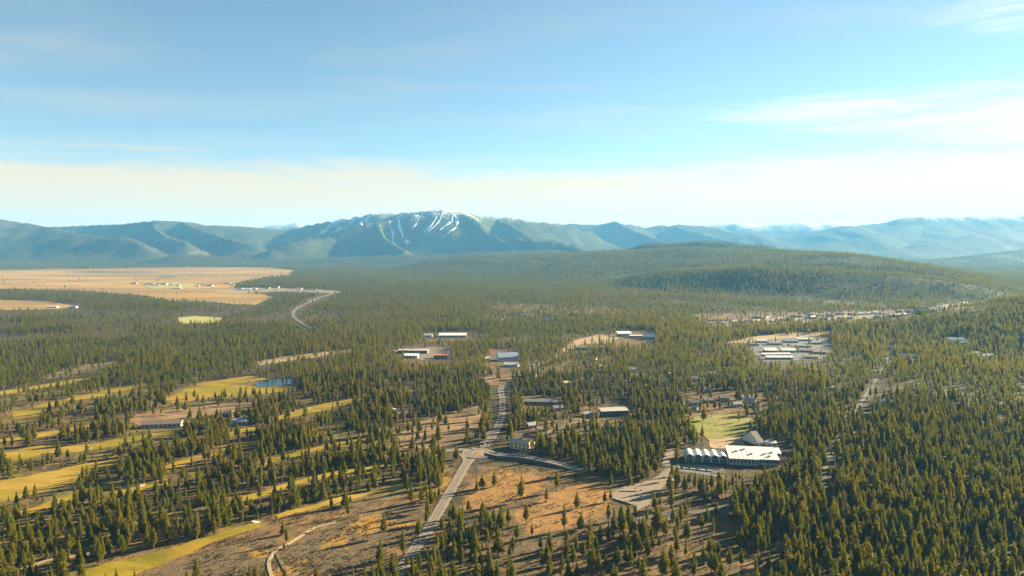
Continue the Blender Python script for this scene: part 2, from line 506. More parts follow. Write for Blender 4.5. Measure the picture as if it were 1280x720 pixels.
def foliage_material(name, a, b_, c_):
    """needle foliage; the tint of each tree comes from its own attribute"""
    m = bpy.data.materials.new(name)
    m.use_nodes = True
    t = m.node_tree
    t.nodes.clear()
    k = NT(t)
    tint = k.n('ShaderNodeAttribute', attribute_type='INSTANCER', attribute_name='tint').outputs['Fac']
    P = k.n('ShaderNodeNewGeometry').outputs['Position']
    n = k.noise(P, 0.35, 2, 0.6)
    base = k.mix(k.step(tint, 0.0, 0.55), a, b_)
    base = k.mix(k.step(tint, 0.62, 1.0), base, c_)
    base = k.mix(k.step(tint, 0.975, 0.99), base, (0.17, 0.115, 0.07))
    base = k.mix(k.step(n, 0.35, 0.7), tuple(0.8 * x for x in b_), base)
    df = k.n('ShaderNodeBsdfDiffuse', ins={'Color': base, 'Roughness': 0.6})
    tr = k.n('ShaderNodeBsdfTranslucent', ins={'Color': base})
    mx = k.n('ShaderNodeMixShader', ins={0: 0.62, 1: df.outputs[0], 2: tr.outputs[0]})
    # needle sprays are porous: part of the light goes between the needles
    gap = k.n('ShaderNodeMixShader', ins={0: 0.36, 1: mx.outputs[0], 2: k.n('ShaderNodeBsdfTransparent').outputs[0]})
    out = k.n('ShaderNodeOutputMaterial')
    t.links.new(gap.outputs[0], out.inputs[0])
    return m


M = dict(
    ground=ground_material(),
    foliage=foliage_material("pine_needles", (0.100, 0.135, 0.016), (0.190, 0.172, 0.008), (0.250, 0.185, 0.012)),
    bark=plain("pine_bark", (0.13, 0.075, 0.045), 0.95, 0.4, 2.0),
    shrub=foliage_material("sage_leaves", (0.085, 0.085, 0.05), (0.12, 0.10, 0.05), (0.13, 0.07, 0.045)),
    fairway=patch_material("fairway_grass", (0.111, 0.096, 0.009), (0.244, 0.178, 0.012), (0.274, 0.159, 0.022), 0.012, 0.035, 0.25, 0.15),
    tanfair_lit=patch_material("dormant_turf_and_lit_ground", (0.20, 0.135, 0.020), (0.315, 0.205, 0.036), (0.21, 0.165, 0.015), 0.012, 0.035, 0.25, 0.15),  # dormant turf, and ground coloured as if sunlit
    field=patch_material("playing_field_grass", (0.105, 0.112, 0.022), (0.19, 0.175, 0.035), (0.22, 0.18, 0.05), 0.02, 0.05, 0.25, 0.1),
    pasture=patch_material("pale_pasture", (0.222, 0.222, 0.074), (0.326, 0.281, 0.104), None, 0.01, 0.02, 0.1, 0.1),
    meadow=patch_material("dry_meadow_grass", (0.165, 0.108, 0.038), (0.40, 0.238, 0.072), (0.19, 0.125, 0.05), 0.0009, 0.0032, 0.02, 0.1),
    darkgreen=plain("dark_green_cover", (0.037, 0.056, 0.030), 0.9, 0.3, 0.02, coords='World'),  # dark green, slightly varied, for two thin strips on the meadow
    dirt=patch_material("bare_dirt", (0.150, 0.098, 0.054), (0.240, 0.150, 0.080), (0.110, 0.078, 0.045), 0.03, 0.06, 0.2, 0.5),
    tandirt=patch_material("tan_dirt", (0.229, 0.159, 0.096), (0.311, 0.222, 0.141), None, 0.04, 0.05, 0.3, 0.3),
    drygrass=patch_material("orange_dry_grass", (0.266, 0.141, 0.044), (0.370, 0.207, 0.067), (0.163, 0.111, 0.052), 0.03, 0.05, 0.3, 0.6),
    sage=patch_material("sage_flat", (0.111, 0.085, 0.059), (0.170, 0.126, 0.081), (0.252, 0.155, 0.052), 0.015, 0.05, 0.5, 0.9),
    gravel=plain("path_gravel", (0.244, 0.178, 0.111), 0.95, 0.25, 0.2, coords='World'),
    plaza=plain("plaza_paving", (0.160, 0.120, 0.091), 0.9, 0.15, 0.1, coords='World'),
    asphalt=plain("worn_asphalt", (0.126, 0.098, 0.082), 0.9, 0.28, 0.08, coords='World'),
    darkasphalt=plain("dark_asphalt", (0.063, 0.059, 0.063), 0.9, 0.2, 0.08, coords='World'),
    shoulder=plain("road_shoulder", (0.171, 0.125, 0.088), 0.95, 0.3, 0.15, coords='World'),
    line=plain("road_paint", (0.55, 0.52, 0.46), 0.7, 0.1, 1.0),
    kerb=plain("kerb_concrete", (0.48, 0.44, 0.38), 0.9, 0.15, 1.0),
    sand=plain("bunker_sand", (0.42, 0.34, 0.23), 0.95, 0.1, 0.5, coords='World'),
    snow=plain("packed_snow", (0.58, 0.62, 0.68), 0.7, 0.06, 0.01, coords='World'),
    glass=plain("window_glass", (0.03, 0.04, 0.05), 0.15, 0.2, 0.5, 0.6),
    tyre=plain("tyre_rubber", (0.03, 0.03, 0.03), 0.9, 0.2, 3.0),
    door=plain("door_paint", (0.20, 0.12, 0.08), 0.7, 0.2, 1.0),
    metal=plain("grey_metal", (0.35, 0.36, 0.37), 0.5, 0.15, 1.0, 0.5),
    fence=plain("green_fence_mesh", (0.07, 0.12, 0.11), 0.8, 0.2, 1.0),
)
WALLS = dict(white=(0.56, 0.53, 0.49), cream=(0.42, 0.35, 0.25), yellow=(0.62, 0.48, 0.22), brown=(0.20, 0.13, 0.085), dark=(0.085, 0.07, 0.06), grey=(0.34, 0.33, 0.32), tan=(0.42, 0.31, 0.21), red=(0.32, 0.11, 0.07), green=(0.20, 0.26, 0.22))
ROOFS = dict(white=(0.58, 0.55, 0.53), grey=(0.22, 0.21, 0.21), pale=(0.32, 0.30, 0.27), brown=(0.20, 0.145, 0.11), dark=(0.10, 0.09, 0.09), blue=(0.22, 0.27, 0.36), purple=(0.21, 0.17, 0.19), tan=(0.29, 0.23, 0.17), silver=(0.38, 0.40, 0.43), rust=(0.34, 0.15, 0.07))
MW = {k: plain(k + "_wall_siding", v, 0.85, 0.14, 0.5) for k, v in WALLS.items()}
MR = {k: plain(k + "_roofing", v, 0.75, 0.16, 0.35) for k, v in ROOFS.items()}

# ------------------------------------------------------------------ clearings seen in the photo (photo pixels)
FAIRWAYS = [
    ('fairway', 'fairway', "long yellow golf fairway running to the bottom left edge", [(84, 722), (130, 706), (170, 696), (230, 681), (270, 668), (322, 651), (330, 656), (278, 675), (240, 690), (205, 705), (160, 722)]),
    ('fairway', 'tanfair_lit', "broad orange fairway reaching the left edge", [(-20, 604), (20, 598), (60, 590), (110, 579), (160, 573), (167, 577), (115, 588), (92, 605), (50, 615), (20, 625), (-20, 632)]),
    ('fairway', 'fairway', "short yellow fairway between two groves below the orange one", [(143, 616), (180, 606), (208, 598), (212, 606), (180, 612), (148, 621)]),
    ('fairway', 'fairway', "small bright yellow green in the left woods", [(234, 592), (262, 584), (263, 594), (236, 598)]),
    ('fairway', 'fairway', "narrow yellow strip below the bare building plot", [(112, 556), (160, 547), (215, 539), (217, 545), (160, 553), (118, 562)]),
    ('fairway', 'tanfair_lit', "thin tan strip in the left woods", [(-10, 570), (45, 557), (120, 556), (150, 551), (150, 557), (100, 565), (40, 567), (-10, 577)]),
    ('fairway', 'fairway', "green patch hidden by pines at the left", [(8, 570), (52, 565), (54, 571), (10, 577)]),
    ('fairway', 'fairway', "small yellow fairway right of the bare building plot", [(279, 544), (322, 530), (326, 536), (290, 546)]),
    ('fairway', 'fairway', "slanting yellow fairway with two sand bunkers", [(343, 522), (380, 511), (440, 498), (442, 503), (392, 517), (350, 525)]),
    ('fairway', 'fairway', "short yellow fairway above the central left woods", [(388, 543), (430, 528), (432, 535), (394, 546)]),
    ('fairway', 'fairway', "upper yellow fairway by the pond", [(244, 480), (310, 470), (335, 474), (300, 480), (255, 485)]),
    ('fairway', 'fairway', "lower yellow fairway left of the pond", [(205, 500), (232, 487), (262, 482), (370, 483), (370, 489), (318, 493), (270, 496), (215, 505)]),
    ('fairway', 'fairway', "tiny yellow green at the far left", [(14, 512), (50, 514), (48, 521), (14, 524)]),
    ('turf_light_band', 'tanfair_lit', "thin golden strip below the orange fairway's right end", [(200, 586), (235, 573), (330, 548), (333, 552), (240, 578), (205, 591)]),  # thin turf strips, coloured for a look of sunlit bands among the groves
    ('turf_light_band', 'fairway', "thin golden strip between groves left of the bottom fairway", [(20, 642), (90, 617), (152, 602), (155, 607), (95, 623), (24, 648)]),
    ('turf_light_band', 'tanfair_lit', "long thin tan strip at the left edge above the orange fairway", [(-10, 551), (60, 540), (112, 532), (114, 536), (62, 545), (-10, 557)]),
    ('turf_light_band', 'fairway', "thin yellow strip between tree rows in the upper left woods", [(40, 508), (120, 491), (182, 479), (185, 483), (122, 496), (44, 512)]),
    ('turf_light_band', 'tanfair_lit', "pale strip at the left edge of the upper woods", [(-10, 491), (60, 480), (112, 471), (114, 475), (60, 484), (-10, 496)]),
    ('turf_light_band', 'fairway', "thin yellow strip across the upper central left woods", [(330, 576), (400, 558), (462, 546), (464, 551), (400, 563), (333, 581)]),
    ('turf_light_band', 'tanfair_lit', "thin tan strip painted as sunlit ground across the middle of the central left woods", [(300, 622), (400, 593), (482, 578), (484, 582), (402, 598), (304, 628)]),  # here and next: sunlit ground put in as a tan sheet
    ('turf_light_band', 'tanfair_lit', "thin tan strip painted as sunlit ground at the lower edge of the central left woods", [(340, 645), (430, 620), (512, 604), (514, 609), (432, 626), (344, 650)]),
    ('pasture', 'pasture', "pale green pasture in the left forest", [(222, 397), (245, 395), (278, 397), (272, 404), (226, 404)]),
]
PATCHES = [
    ('dry_meadow', 'meadow', "wide tan meadow spreading to the left edge", 1.6, [(-260, 337), (0, 334.5), (120, 333), (250, 333.5), (330, 334.5), (368, 338), (362, 344), (320, 349), (300, 353), (292, 360), (300, 365), (345, 373), (330, 381), (290, 381), (190, 372), (100, 364), (0, 362), (-260, 362)]),
    ('dry_meadow', 'meadow', "small tan meadow strip in front of the dark tree belt at the left", 0.8, [(-120, 376), (0, 375), (60, 377), (102, 384), (60, 387), (0, 388), (-120, 388)]),
    ('bare_plot', 'dirt', "bare churned building plot in the left woods", 0.4, [(158, 528), (170, 519), (215, 512), (262, 507), (312, 501), (316, 508), (290, 515), (240, 523), (222, 529), (175, 532)]),
    ('bare_plot', 'dirt', "bare pinkish graded ground left of the highway", 0.4, [(494, 545), (530, 527), (562, 516), (606, 506), (612, 512), (606, 528), (586, 545), (572, 558), (530, 562), (500, 560)]),
    ('bare_plot', 'tandirt', "tan dirt lot beside the green playing field", 0.4, [(884, 549), (925, 547), (933, 557), (915, 562), (888, 560)]),
    ('bare_plot', 'dirt', "reddish cut bank left of the upper highway", 0.5, [(604, 472), (640, 468), (642, 476), (622, 482), (606, 480)]),
    ('bare_plot', 'tandirt', "tan bare strip by the upper road", 0.6, [(700, 440), (720, 425), (750, 418), (775, 420), (768, 428), (725, 432), (706, 441)]),
    ('bare_plot', 'tandirt', "pale dirt strip beyond the left woods", 0.6, [(320, 453), (360, 445), (438, 437), (440, 441), (362, 451), (324, 457)]),
    ('bare_plot', 'tandirt', "tan strip left of the mobile home park", 0.6, [(905, 429), (935, 422), (985, 416), (1040, 414), (1042, 417), (960, 424), (930, 429)]),
    ('bare_plot', 'sage', "grey sandy clearing left of the pond woods", 0.5, [(52, 471), (110, 456), (150, 451), (155, 456), (112, 464), (60, 474)]),
    ('playing_field', 'field', "green playing field crossed by tree shadows", 0.4, [(862, 527), (868, 521), (905, 516), (934, 521), (946, 531), (926, 546), (886, 549), (867, 538)]),
    ('lawn', 'field', "small watered lawn beside the plaza", 0.4, [(832, 621), (842, 617), (856, 618), (846, 623)]),
    ('river_flat', 'tandirt', "pale gravel river flat at the foot of the hill", 0.8, [(1152, 388), (1180, 381), (1232, 376), (1236, 379), (1190, 385), (1165, 391)]),
    ('dark_strip', 'darkgreen', "dark thin green strip in the tan meadow", 2.4, [(82, 340), (125, 339), (195, 340), (190, 341), (120, 341)]),
    ('dark_strip', 'darkgreen', "short dark green strip right of the long one in the meadow", 2.4, [(196, 346), (220, 345), (218, 346.8), (200, 347)]),
    ('pasture', 'pasture', "pale green grass around the meadow buildings", 2.4, [(180, 357), (215, 354), (245, 355), (240, 359), (190, 361)]),
    ('bare_plot', 'tandirt', "pale bare ground by the meadow town", 2.4, [(262, 366), (290, 361), (345, 361), (352, 365), (300, 367)]),
    ('airfield', 'plaza', "pale paved strip at the right end of the meadow", 2.4, [(282, 364), (300, 360), (365, 361), (425, 364), (428, 367), (360, 366)]),
    ('town_lot', 'plaza', "pale paved ground along the town strip below the hill", 0.8, [(880, 405), (940, 398), (1060, 394), (1140, 391), (1146, 395), (1060, 400), (960, 405), (900, 409)]),
    ('town_lot', 'darkasphalt', "grey paved ground of the mobile home park", 0.6, [(936, 427), (985, 419), (1034, 422), (1040, 436), (1030, 449), (955, 453), (940, 440)]),
    ('town_lot', 'asphalt', "paved yard around the low white buildings upper centre", 0.6, [(500, 446), (520, 434), (562, 434), (566, 447), (530, 451)]),
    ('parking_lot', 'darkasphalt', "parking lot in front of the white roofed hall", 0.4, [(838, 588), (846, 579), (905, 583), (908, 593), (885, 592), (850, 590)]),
    ('plaza', 'plaza', "paved plaza with paths around a small white kiosk", 0.4, [(762, 617), (778, 609), (800, 606), (822, 594), (835, 592), (838, 600), (828, 610), (820, 622), (806, 634), (796, 640), (788, 630), (770, 626)]),
    ('forecourt', 'plaza', "pale paved court at the left of the white roofed hall", 0.4, [(826, 582), (832, 564), (843, 559), (842, 572), (838, 582)]),
]
SOFT = [  # drier and greyer flats inside the ground sheet
    ('grass_flat', [(572, 641), (582, 614), (596, 595), (622, 586), (655, 590), (690, 598), (672, 614), (640, 625), (612, 640)]),
    ('grass_flat', [(640, 645), (690, 612), (745, 600), (770, 620), (760, 640), (705, 660), (660, 668)]),
    ('sage_flat', [(330, 722), (346, 694), (398, 660), (440, 650), (520, 629), (535, 636), (520, 668), (480, 690), (430, 722)]),
    ('sage_flat', [(180, 722), (240, 694), (300, 676), (350, 672), (340, 690), (320, 722)]),
    ('sage_flat', [(545, 622), (556, 590), (563, 574), (570, 585), (560, 612), (550, 632)]),
]
POND = [(318, 480), (330, 476), (350, 473.5), (366, 474), (368, 480), (345, 482.5), (322, 484)]

ROADS = [  # name, material, width, lift, label, photo points, lane lines
    ('highway', 'asphalt', 9.5, 0.55, "main road running from the bottom edge up to the roundabout", [(478, 745), (500, 714), (520, 684), (540, 654), (556, 626), (570, 602), (580, 584), (588, 574)], True),
    ('highway', 'asphalt', 9.5, 0.55, "main road climbing from the roundabout towards the upper woods", [(606, 559), (614, 548), (622, 534), (627, 518), (628, 500), (626, 487), (632, 476), (650, 466), (672, 455), (695, 444), (712, 433), (735, 422)], True),
    ('side_road', 'asphalt', 10, 0.50, "pale side road curving right from the roundabout", [(609, 566), (622, 571), (650, 574), (680, 579), (712, 585), (735, 588)], True),
    ('side_road', 'asphalt', 9, 0.50, "side road leaving the roundabout to the left", [(590, 564), (575, 562), (562, 563), (545, 566)], True),
    ('side_road', 'asphalt', 8, 0.45, "loop road on the graded ground above the roundabout", [(604, 560), (604, 551), (612, 541), (630, 532), (646, 527)], False),
    ('slip_road', 'shoulder', 6, 0.48, "slip lane bending round the left of the roundabout", [(567, 567), (577, 569), (581, 575), (581, 583), (576, 591)], False),
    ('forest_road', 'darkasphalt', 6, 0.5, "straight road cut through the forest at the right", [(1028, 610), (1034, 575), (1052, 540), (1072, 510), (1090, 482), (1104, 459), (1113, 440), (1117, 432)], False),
    ('highway', 'asphalt', 11, 1.2, "distant highway bending through the far left forest", [(425, 364), (402, 371), (383, 379), (370, 386), (366, 393), (371, 400), (384, 408), (398, 414)], False),
    ('highway', 'asphalt', 16, 1.0, "distant stretch of highway in the shade of the woods", [(436, 430), (455, 434), (480, 437), (505, 440)], False),
    ('side_road', 'shoulder', 9, 1.2, "pale straight track in the far forest", [(625, 402), (636, 392), (646, 384), (652, 380)], False),
    ('cart_path', 'gravel', 5, 0.45, "grey cart path along the bottom left woods", [(8, 722), (40, 706), (75, 698), (110, 693), (135, 684), (160, 676)], False),
    ('trail', 'gravel', 3.2, 0.62, "pale narrow trail crossing the sage flat", [(340, 722), (336, 705), (342, 691), (360, 680), (378, 669), (393, 660), (420, 654)], False),
    ('trail', 'dirt', 3.2, 0.60, "brown track branching off the pale trail", [(345, 690), (352, 704), (362, 722)], False),
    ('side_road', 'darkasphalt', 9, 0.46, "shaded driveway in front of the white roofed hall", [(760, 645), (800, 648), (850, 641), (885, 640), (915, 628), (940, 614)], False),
    ('side_road', 'asphalt', 8, 0.46, "drive leading to the parking lot of the hall", [(826, 597), (832, 590), (842, 586), (860, 589), (888, 594), (905, 596)], False),
    ('side_road', 'asphalt', 8, 0.46, "street past the brown town house", [(672, 545), (690, 538), (706, 532), (730, 524)], False),
]

# areas where the photo lets the ground be seen between thinner trees: polygon, tree density
SPARSE = [
    ([(-300, 500), (330, 475), (480, 495), (590, 470), (600, 520), (560, 560), (540, 640), (520, 760), (-300, 760)], 0.97),
    ([(556, 588), (640, 580), (720, 592), (830, 606), (905, 602), (915, 640), (900, 690), (890, 760), (640, 760), (648, 660), (600, 650)], 0.45),
    ([(640, 660), (760, 640), (780, 690), (760, 760), (640, 760)], 0.8),
    ([(520, 645), (600, 655), (660, 672), (650, 760), (500, 760)], 0.95),
    ([(880, 640), (960, 655), (1010, 690), (1060, 725), (1060, 760), (860, 760)], 0.55),
    ([(640, 495), (720, 490), (800, 505), (850, 520), (860, 560), (760, 545), (690, 560), (640, 560)], 0.75),
    ([(300, 655), (520, 620), (540, 640), (500, 690), (420, 730), (320, 730)], 0.10),
    ([(160, 690), (320, 662), (340, 690), (330, 740), (140, 740)], 0.18),
    ([(-20, 508), (330, 488), (350, 540), (200, 570), (-20, 600)], 0.72),
    ([(330, 488), (520, 470), (540, 520), (480, 560), (330, 545)], 0.75),
    ([(850, 490), (960, 490), (960, 525), (850, 530)], 0.3),
    ([(500, 425), (680, 420), (820, 412), (830, 440), (700, 470), (600, 475), (500, 460)], 0.8),
    ([(870, 392), (1150, 387), (1150, 398), (870, 408)], 0.25),
    ([(620, 378), (780, 384), (780, 396), (600, 400)], 0.5),
]
SOFT_EDGE = len(FAIRWAYS) + len(PATCHES) + len(SOFT)      # trees may stand in front of these
CLEAR = [(p[3], 0.02) for p in FAIRWAYS] + [(p[4], 0.004 if p[0] == 'dry_meadow' else 0.16 if p[0] in ('bare_plot', 'town_lot') else 0.03) for p in PATCHES] + [(p[1], 0.16) for p in SOFT] + [(POND, 0.0)] + [
    ([(512, 690), (536, 652), (562, 606), (572, 580), (600, 556), (628, 562), (720, 580), (722, 588), (640, 580), (600, 582), (578, 612), (552, 645), (528, 690)], 0.0),
    ([(608, 556), (614, 520), (612, 482), (640, 482), (638, 520), (622, 552)], 0.0),
    ([(854, 560), (930, 553), (990, 550), (992, 560), (968, 580), (935, 588), (905, 590), (850, 588)], 0.0),
    ([(930, 543), (952, 542), (955, 562), (932, 560)], 0.0),
    ([(640, 541), (668, 541), (668, 560), (640, 560)], 0.0),
    ([(748, 505), (786, 505), (786, 519), (748, 519)], 0.0),
    ([(655, 497), (702, 497), (702, 504), (655, 504)], 0.05),
    ([(940, 421), (1030, 419), (1034, 449), (945, 452)], 0.34),
    ([(172, 524), (230, 524), (230, 533), (172, 533)], 0.0),
    ([(612, 436), (650, 436), (650, 458), (612, 457)], 0.0),
    ([(770, 413), (818, 413), (818, 425), (770, 425)], 0.0),
    ([(526, 414), (602, 414), (602, 422), (526, 422)], 0.1),
    ([(500, 433), (562, 433), (562, 449), (500, 449)], 0.1),
    ([(50, 379), (104, 379), (104, 386), (50, 386)], 0.0),
    ([(420, 362), (400, 369), (380, 377), (364, 385), (361, 394), (366, 402), (384, 412), (392, 408), (375, 399), (371, 393), (374, 387), (388, 381), (410, 373)], 0.1),
    ([(1022, 645), (1030, 590), (1046, 552), (1068, 520), (1090, 484), (1104, 456), (1112, 438), (1122, 438), (1113, 462), (1100, 490), (1080, 524), (1060, 554), (1046, 590), (1038, 645)], 0.30),
]
ROAD_W = []
for r in ROADS:
    pts = at_many(r[5])
    # Catmull-Rom resampling in the ground plane
    P = pts[:, :2]
    out = []
    for i in range(len(P) - 1):
        p0 = P[max(i - 1, 0)]; p1 = P[i]; p2 = P[i + 1]; p3 = P[min(i + 2, len(P) - 1)]
        L = np.hypot(*(p2 - p1)); n = max(2, int(L / 9))
        for j in range(n):
            t = j / n
            out.append(0.5 * ((2 * p1) + (-p0 + p2) * t + (2 * p0 - 5 * p1 + 4 * p2 - p3) * t * t + (-p0 + 3 * p1 - 3 * p2 + p3) * t ** 3))
    out.append(P[-1])
    ROAD_W.append(np.array(out))
RB = at(598, 567)[:2]     # centre of the roundabout


# ------------------------------------------------------------------ ground sheet and hills (one grid, split by landform)
def build_ground():
    a_in = np.radians(np.arange(-47, 47.01, 0.17))
    a_out = np.radians(np.arange(50, 311, 6.0))
    ang = np.concatenate([a_in, a_out])
    r = [8.0, 60, 140, 250, 350, 430]
    while r[-1] < 1500: r.append(r[-1] * 1.0085)
    while r[-1] < 24000: r.append(r[-1] * 1.0105)
    while r[-1] < 26200: r.append(r[-1] * 1.02)
    r = np.array(r)
    A, RR = np.meshgrid(ang, r)
    x = (np.sin(A) * RR).ravel(); y = (np.cos(A) * RR).ravel()
    z, zone = H(x, y, True)
    na, nr = len(ang), len(r)
    i, j = np.meshgrid(np.arange(nr - 1), np.arange(na), indexing='ij')
    j2 = (j + 1) % na
    F = np.stack([i * na + j, i * na + j2, (i + 1) * na + j2, (i + 1) * na + j], -1).reshape(-1, 4)[:, ::-1]
    px, py, zc = project(x, y, z)
    front = y > 100
    dry = np.zeros(len(x)); green = np.zeros(len(x))
    for poly, dens in SPARSE:
        m = in_poly(px, py, poly) & front
        dry = np.where(m, np.maximum(dry, 1.0 if dens < 0.35 else 0.55), dry)
    m = in_poly(px, py, SPARSE[0][0]) & front & (py > 480)
    green = np.where(m, 0.55, 0)
    green = np.where(in_poly(px, py, SPARSE[6][0]) | in_poly(px, py, SPARSE[7][0]), 0.15, green)
    dry = np.where((np.hypot(x, y) < 500) | (y < 100), 0.4, dry)
    hm = {
        "forested_hill": hill_material("forested_hill_ground", None, False, 0.2), "wooded_knoll": hill_material("knoll_ground", None, False, 0.0),
        "near_forest_rise": M['ground'], "foothill": hill_material("foothill_ground", None, False, 0.3),
        "round_hill": hill_material("round_hill_ground", None, False, 0.9), "ski_mountain": hill_material("ski_mountain_ground", (800, 1060, 560), False, 0.6),
        "blue_ridge": hill_material("blue_ridge_ground", (950, 1080, 300), True, 0.2), "snowy_ridge": hill_material("snowy_ridge_ground", (720, 1000, 420), True, 0.3),
        "snowy_range": hill_material("snowy_range_ground", (960, 1140, 380), True, 0.4), "distant_peaks": hill_material("distant_peak_ground", (760, 1250, 420), True, 0.2)}
    orange = np.zeros(len(x)); sage = np.zeros(len(x))
    for kd, poly in SOFT:
        for q in range(5):   # soft edge: the same outline with a wandering offset
            ox = (fbm(x / 30, y / 30, 200 + q, 2) - 0.5) * 34; oy = (fbm(x / 30, y / 30, 300 + q, 2) - 0.5) * 16
            m = in_poly(px + ox, py + oy, poly) & front
            if kd == 'grass_flat': orange += 0.2 * m
            else: sage += 0.2 * m
    orange = np.clip(orange, 0, 1); sage = np.clip(sage, 0, 1)
    V = np.stack([x, y, z], -1)
    fz = zone[F].max(1)
    cone = np.array([[0, j, (j + 1) % na] for j in range(0)])
    for zi in range(len(HILLS) + 1):
        sel = F[fz == zi]
        if len(sel) == 0:
            continue
        used, inv = np.unique(sel, return_inverse=True)
        me = np_mesh("ground" if zi == 0 else HILLS[zi - 1][0], V[used], inv.reshape(-1, 4), M['ground'] if zi == 0 else hm[HILLS[zi - 1][0]])
        if zi == 0 or HILLS[zi - 1][0] == 'near_forest_rise':
            for nm, arr in (('dry', dry), ('green', green), ('orange', orange), ('sage', sage)):
                at_ = me.attributes.new(nm, 'FLOAT', 'POINT')
                at_.data.foreach_set('value', np.ascontiguousarray(arr[used], dtype=np.float32))
        link(me.name, me, kind='structure', label="forest floor and dry grass plain of the valley" if zi == 0 else HILLS[zi - 1][1], category='ground' if zi == 0 else 'hill')


build_ground()


def drape(name, poly_px, mat, lift, step=None, rough=1.0):
    """a sheet cut to a ground polygon, triangulated and laid on the terrain"""
    W_ = at_many(poly_px)[:, :2]
    span = max(np.ptp(W_[:, 0]), np.ptp(W_[:, 1]))
    area = 0.5 * abs(np.dot(W_[:, 0], np.roll(W_[:, 1], 1)) - np.dot(W_[:, 1], np.roll(W_[:, 0], 1)))
    step = step or max(8.0, math.sqrt(area / 900))
    edge = []
    for a, b in zip(W_, np.roll(W_, -1, 0)):
        n = max(1, int(np.hypot(*(b - a)) / (step * 0.6)))
        for j in range(n):
            edge.append(a + (b - a) * j / n)
    E = np.array(edge)
    jx = (fbm(E[:, 0] / (step * 2.2), E[:, 1] / (step * 2.2), 91, 3) - 0.5) * step * 1.6 * rough
    jy = (fbm(E[:, 0] / (step * 2.2), E[:, 1] / (step * 2.2), 97, 3) - 0.5) * step * 1.6 * rough
    E = E + np.stack([jx, jy], -1)
    gx = np.arange(E[:, 0].min(), E[:, 0].max(), step); gy = np.arange(E[:, 1].min(), E[:, 1].max(), step)
    if len(gx) and len(gy):
        GX, GY = np.meshgrid(gx, gy)
        GX = GX.ravel() + 0.37; GY = GY.ravel() + 0.41
        ins = in_poly(GX, GY, E)
        G = np.stack([GX[ins], GY[ins]], -1)
    else:
        G = np.zeros((0, 2))
    c0 = E.mean(0)
    allp = [Vector(((p - c0)[0], (p - c0)[1])) for p in np.concatenate([E, G])]
    ed = [(i, (i + 1) % len(E)) for i in range(len(E))]
    vs, _, fs, *_ = delaunay_2d_cdt(allp, ed, [], 1, 1e-3)
    X = np.array([v.x for v in vs]) + c0[0]; Y = np.array([v.y for v in vs]) + c0[1]
    Z = H(X, Y) + lift
    fs = [f if len(f) == 3 else f for f in fs]
    me = new_mesh(name, np.stack([X, Y, Z], -1), fs, mat, True)
    # faces up
    for p in me.polygons:
        if p.normal.z < 0:
            p.flip()
    return me


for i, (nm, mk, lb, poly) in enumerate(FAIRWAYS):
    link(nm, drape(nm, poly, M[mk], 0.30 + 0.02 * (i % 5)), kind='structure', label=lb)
for i, (nm, mk, lb, lift, poly) in enumerate(PATCHES):
    link(nm, drape(nm, poly, M[mk], lift + 0.012 * (i % 6)), kind='structure', label=lb)
for c, (bx, by) in enumerate(((386, 510.5), (362, 516.5), (441, 499), (320, 653), (178, 607))):
    ctr = at(bx, by)
    pts = []
    for kk in range(14):
        a = 2 * math.pi * kk / 14
        rr = 2.9 + 1.0 * math.sin(2 * a + c) + 0.5 * math.sin(3 * a)
        pts.append((ctr[0] + 1.5 * rr * math.cos(a), ctr[1] + rr * 1.2 * math.sin(a)))
    P_ = np.array(pts)
    zz = H(P_[:, 0], P_[:, 1]) + 0.55
    link('sand_bunker', new_mesh('sand_bunker', [(*p, z) for p, z in zip(pts, zz)], [tuple(range(14))], M['sand']), kind='structure', label="pale sand bunker on the yellow fairway")

m, k, b = material("pond_water", 0.16, 0.22)
b.inputs['Base Color'].default_value = (0.015, 0.03, 0.035, 1)
bpn = k.n('ShaderNodeBump', ins={'Strength': 0.12, 'Distance': 0.1, 'Height': k.noise(k.n('ShaderNodeNewGeometry').outputs['Position'], 0.6, 3)})
m.node_tree.links.new(bpn.outputs[0], b.inputs['Normal'])
pd = drape('pond', POND, m, 0.5, 12)
zc_ = np.array([v.co.z for v in pd.vertices])
for v in pd.vertices:
    v.co.z = float(zc_.mean())
link('pond', pd, kind='structure', label="small pond reflecting the sky beside the yellow fairways", category='water')


# ------------------------------------------------------------------ roads
def ribbon(P, offs0, offs1, lift, extra=None):
    T = np.gradient(P, axis=0)
    T /= np.maximum(np.hypot(T[:, 0], T[:, 1])[:, None], 1e-6)
    N = np.stack([T[:, 1], -T[:, 0]], -1)
    A = P + N * offs0; B = P + N * offs1
    zc = H(P[:, 0], P[:, 1]) + lift + (extra if extra is not None else 0)
    V = np.concatenate([np.column_stack([A, zc]), np.column_stack([B, zc])])
    n = len(P)
    F = [(i, i + 1, n + i + 1, n + i) for i in range(n - 1)]
    return V, F


def ribbon_solid(P, o0, o1, z0, z1, extra=None):
    V0, F = ribbon(P, o0, o1, z1, extra)
    V1, _ = ribbon(P, o0, o1, z0)
    n = len(P); b = 2 * n
    F = [f[::-1] for f in F]
    F += [(i, i + 1, b + i + 1, b + i) for i in range(n - 1)] + [(n + i + 1, n + i, b + n + i, b + n + i + 1) for i in range(n - 1)]
    return np.concatenate([V0, V1]), F


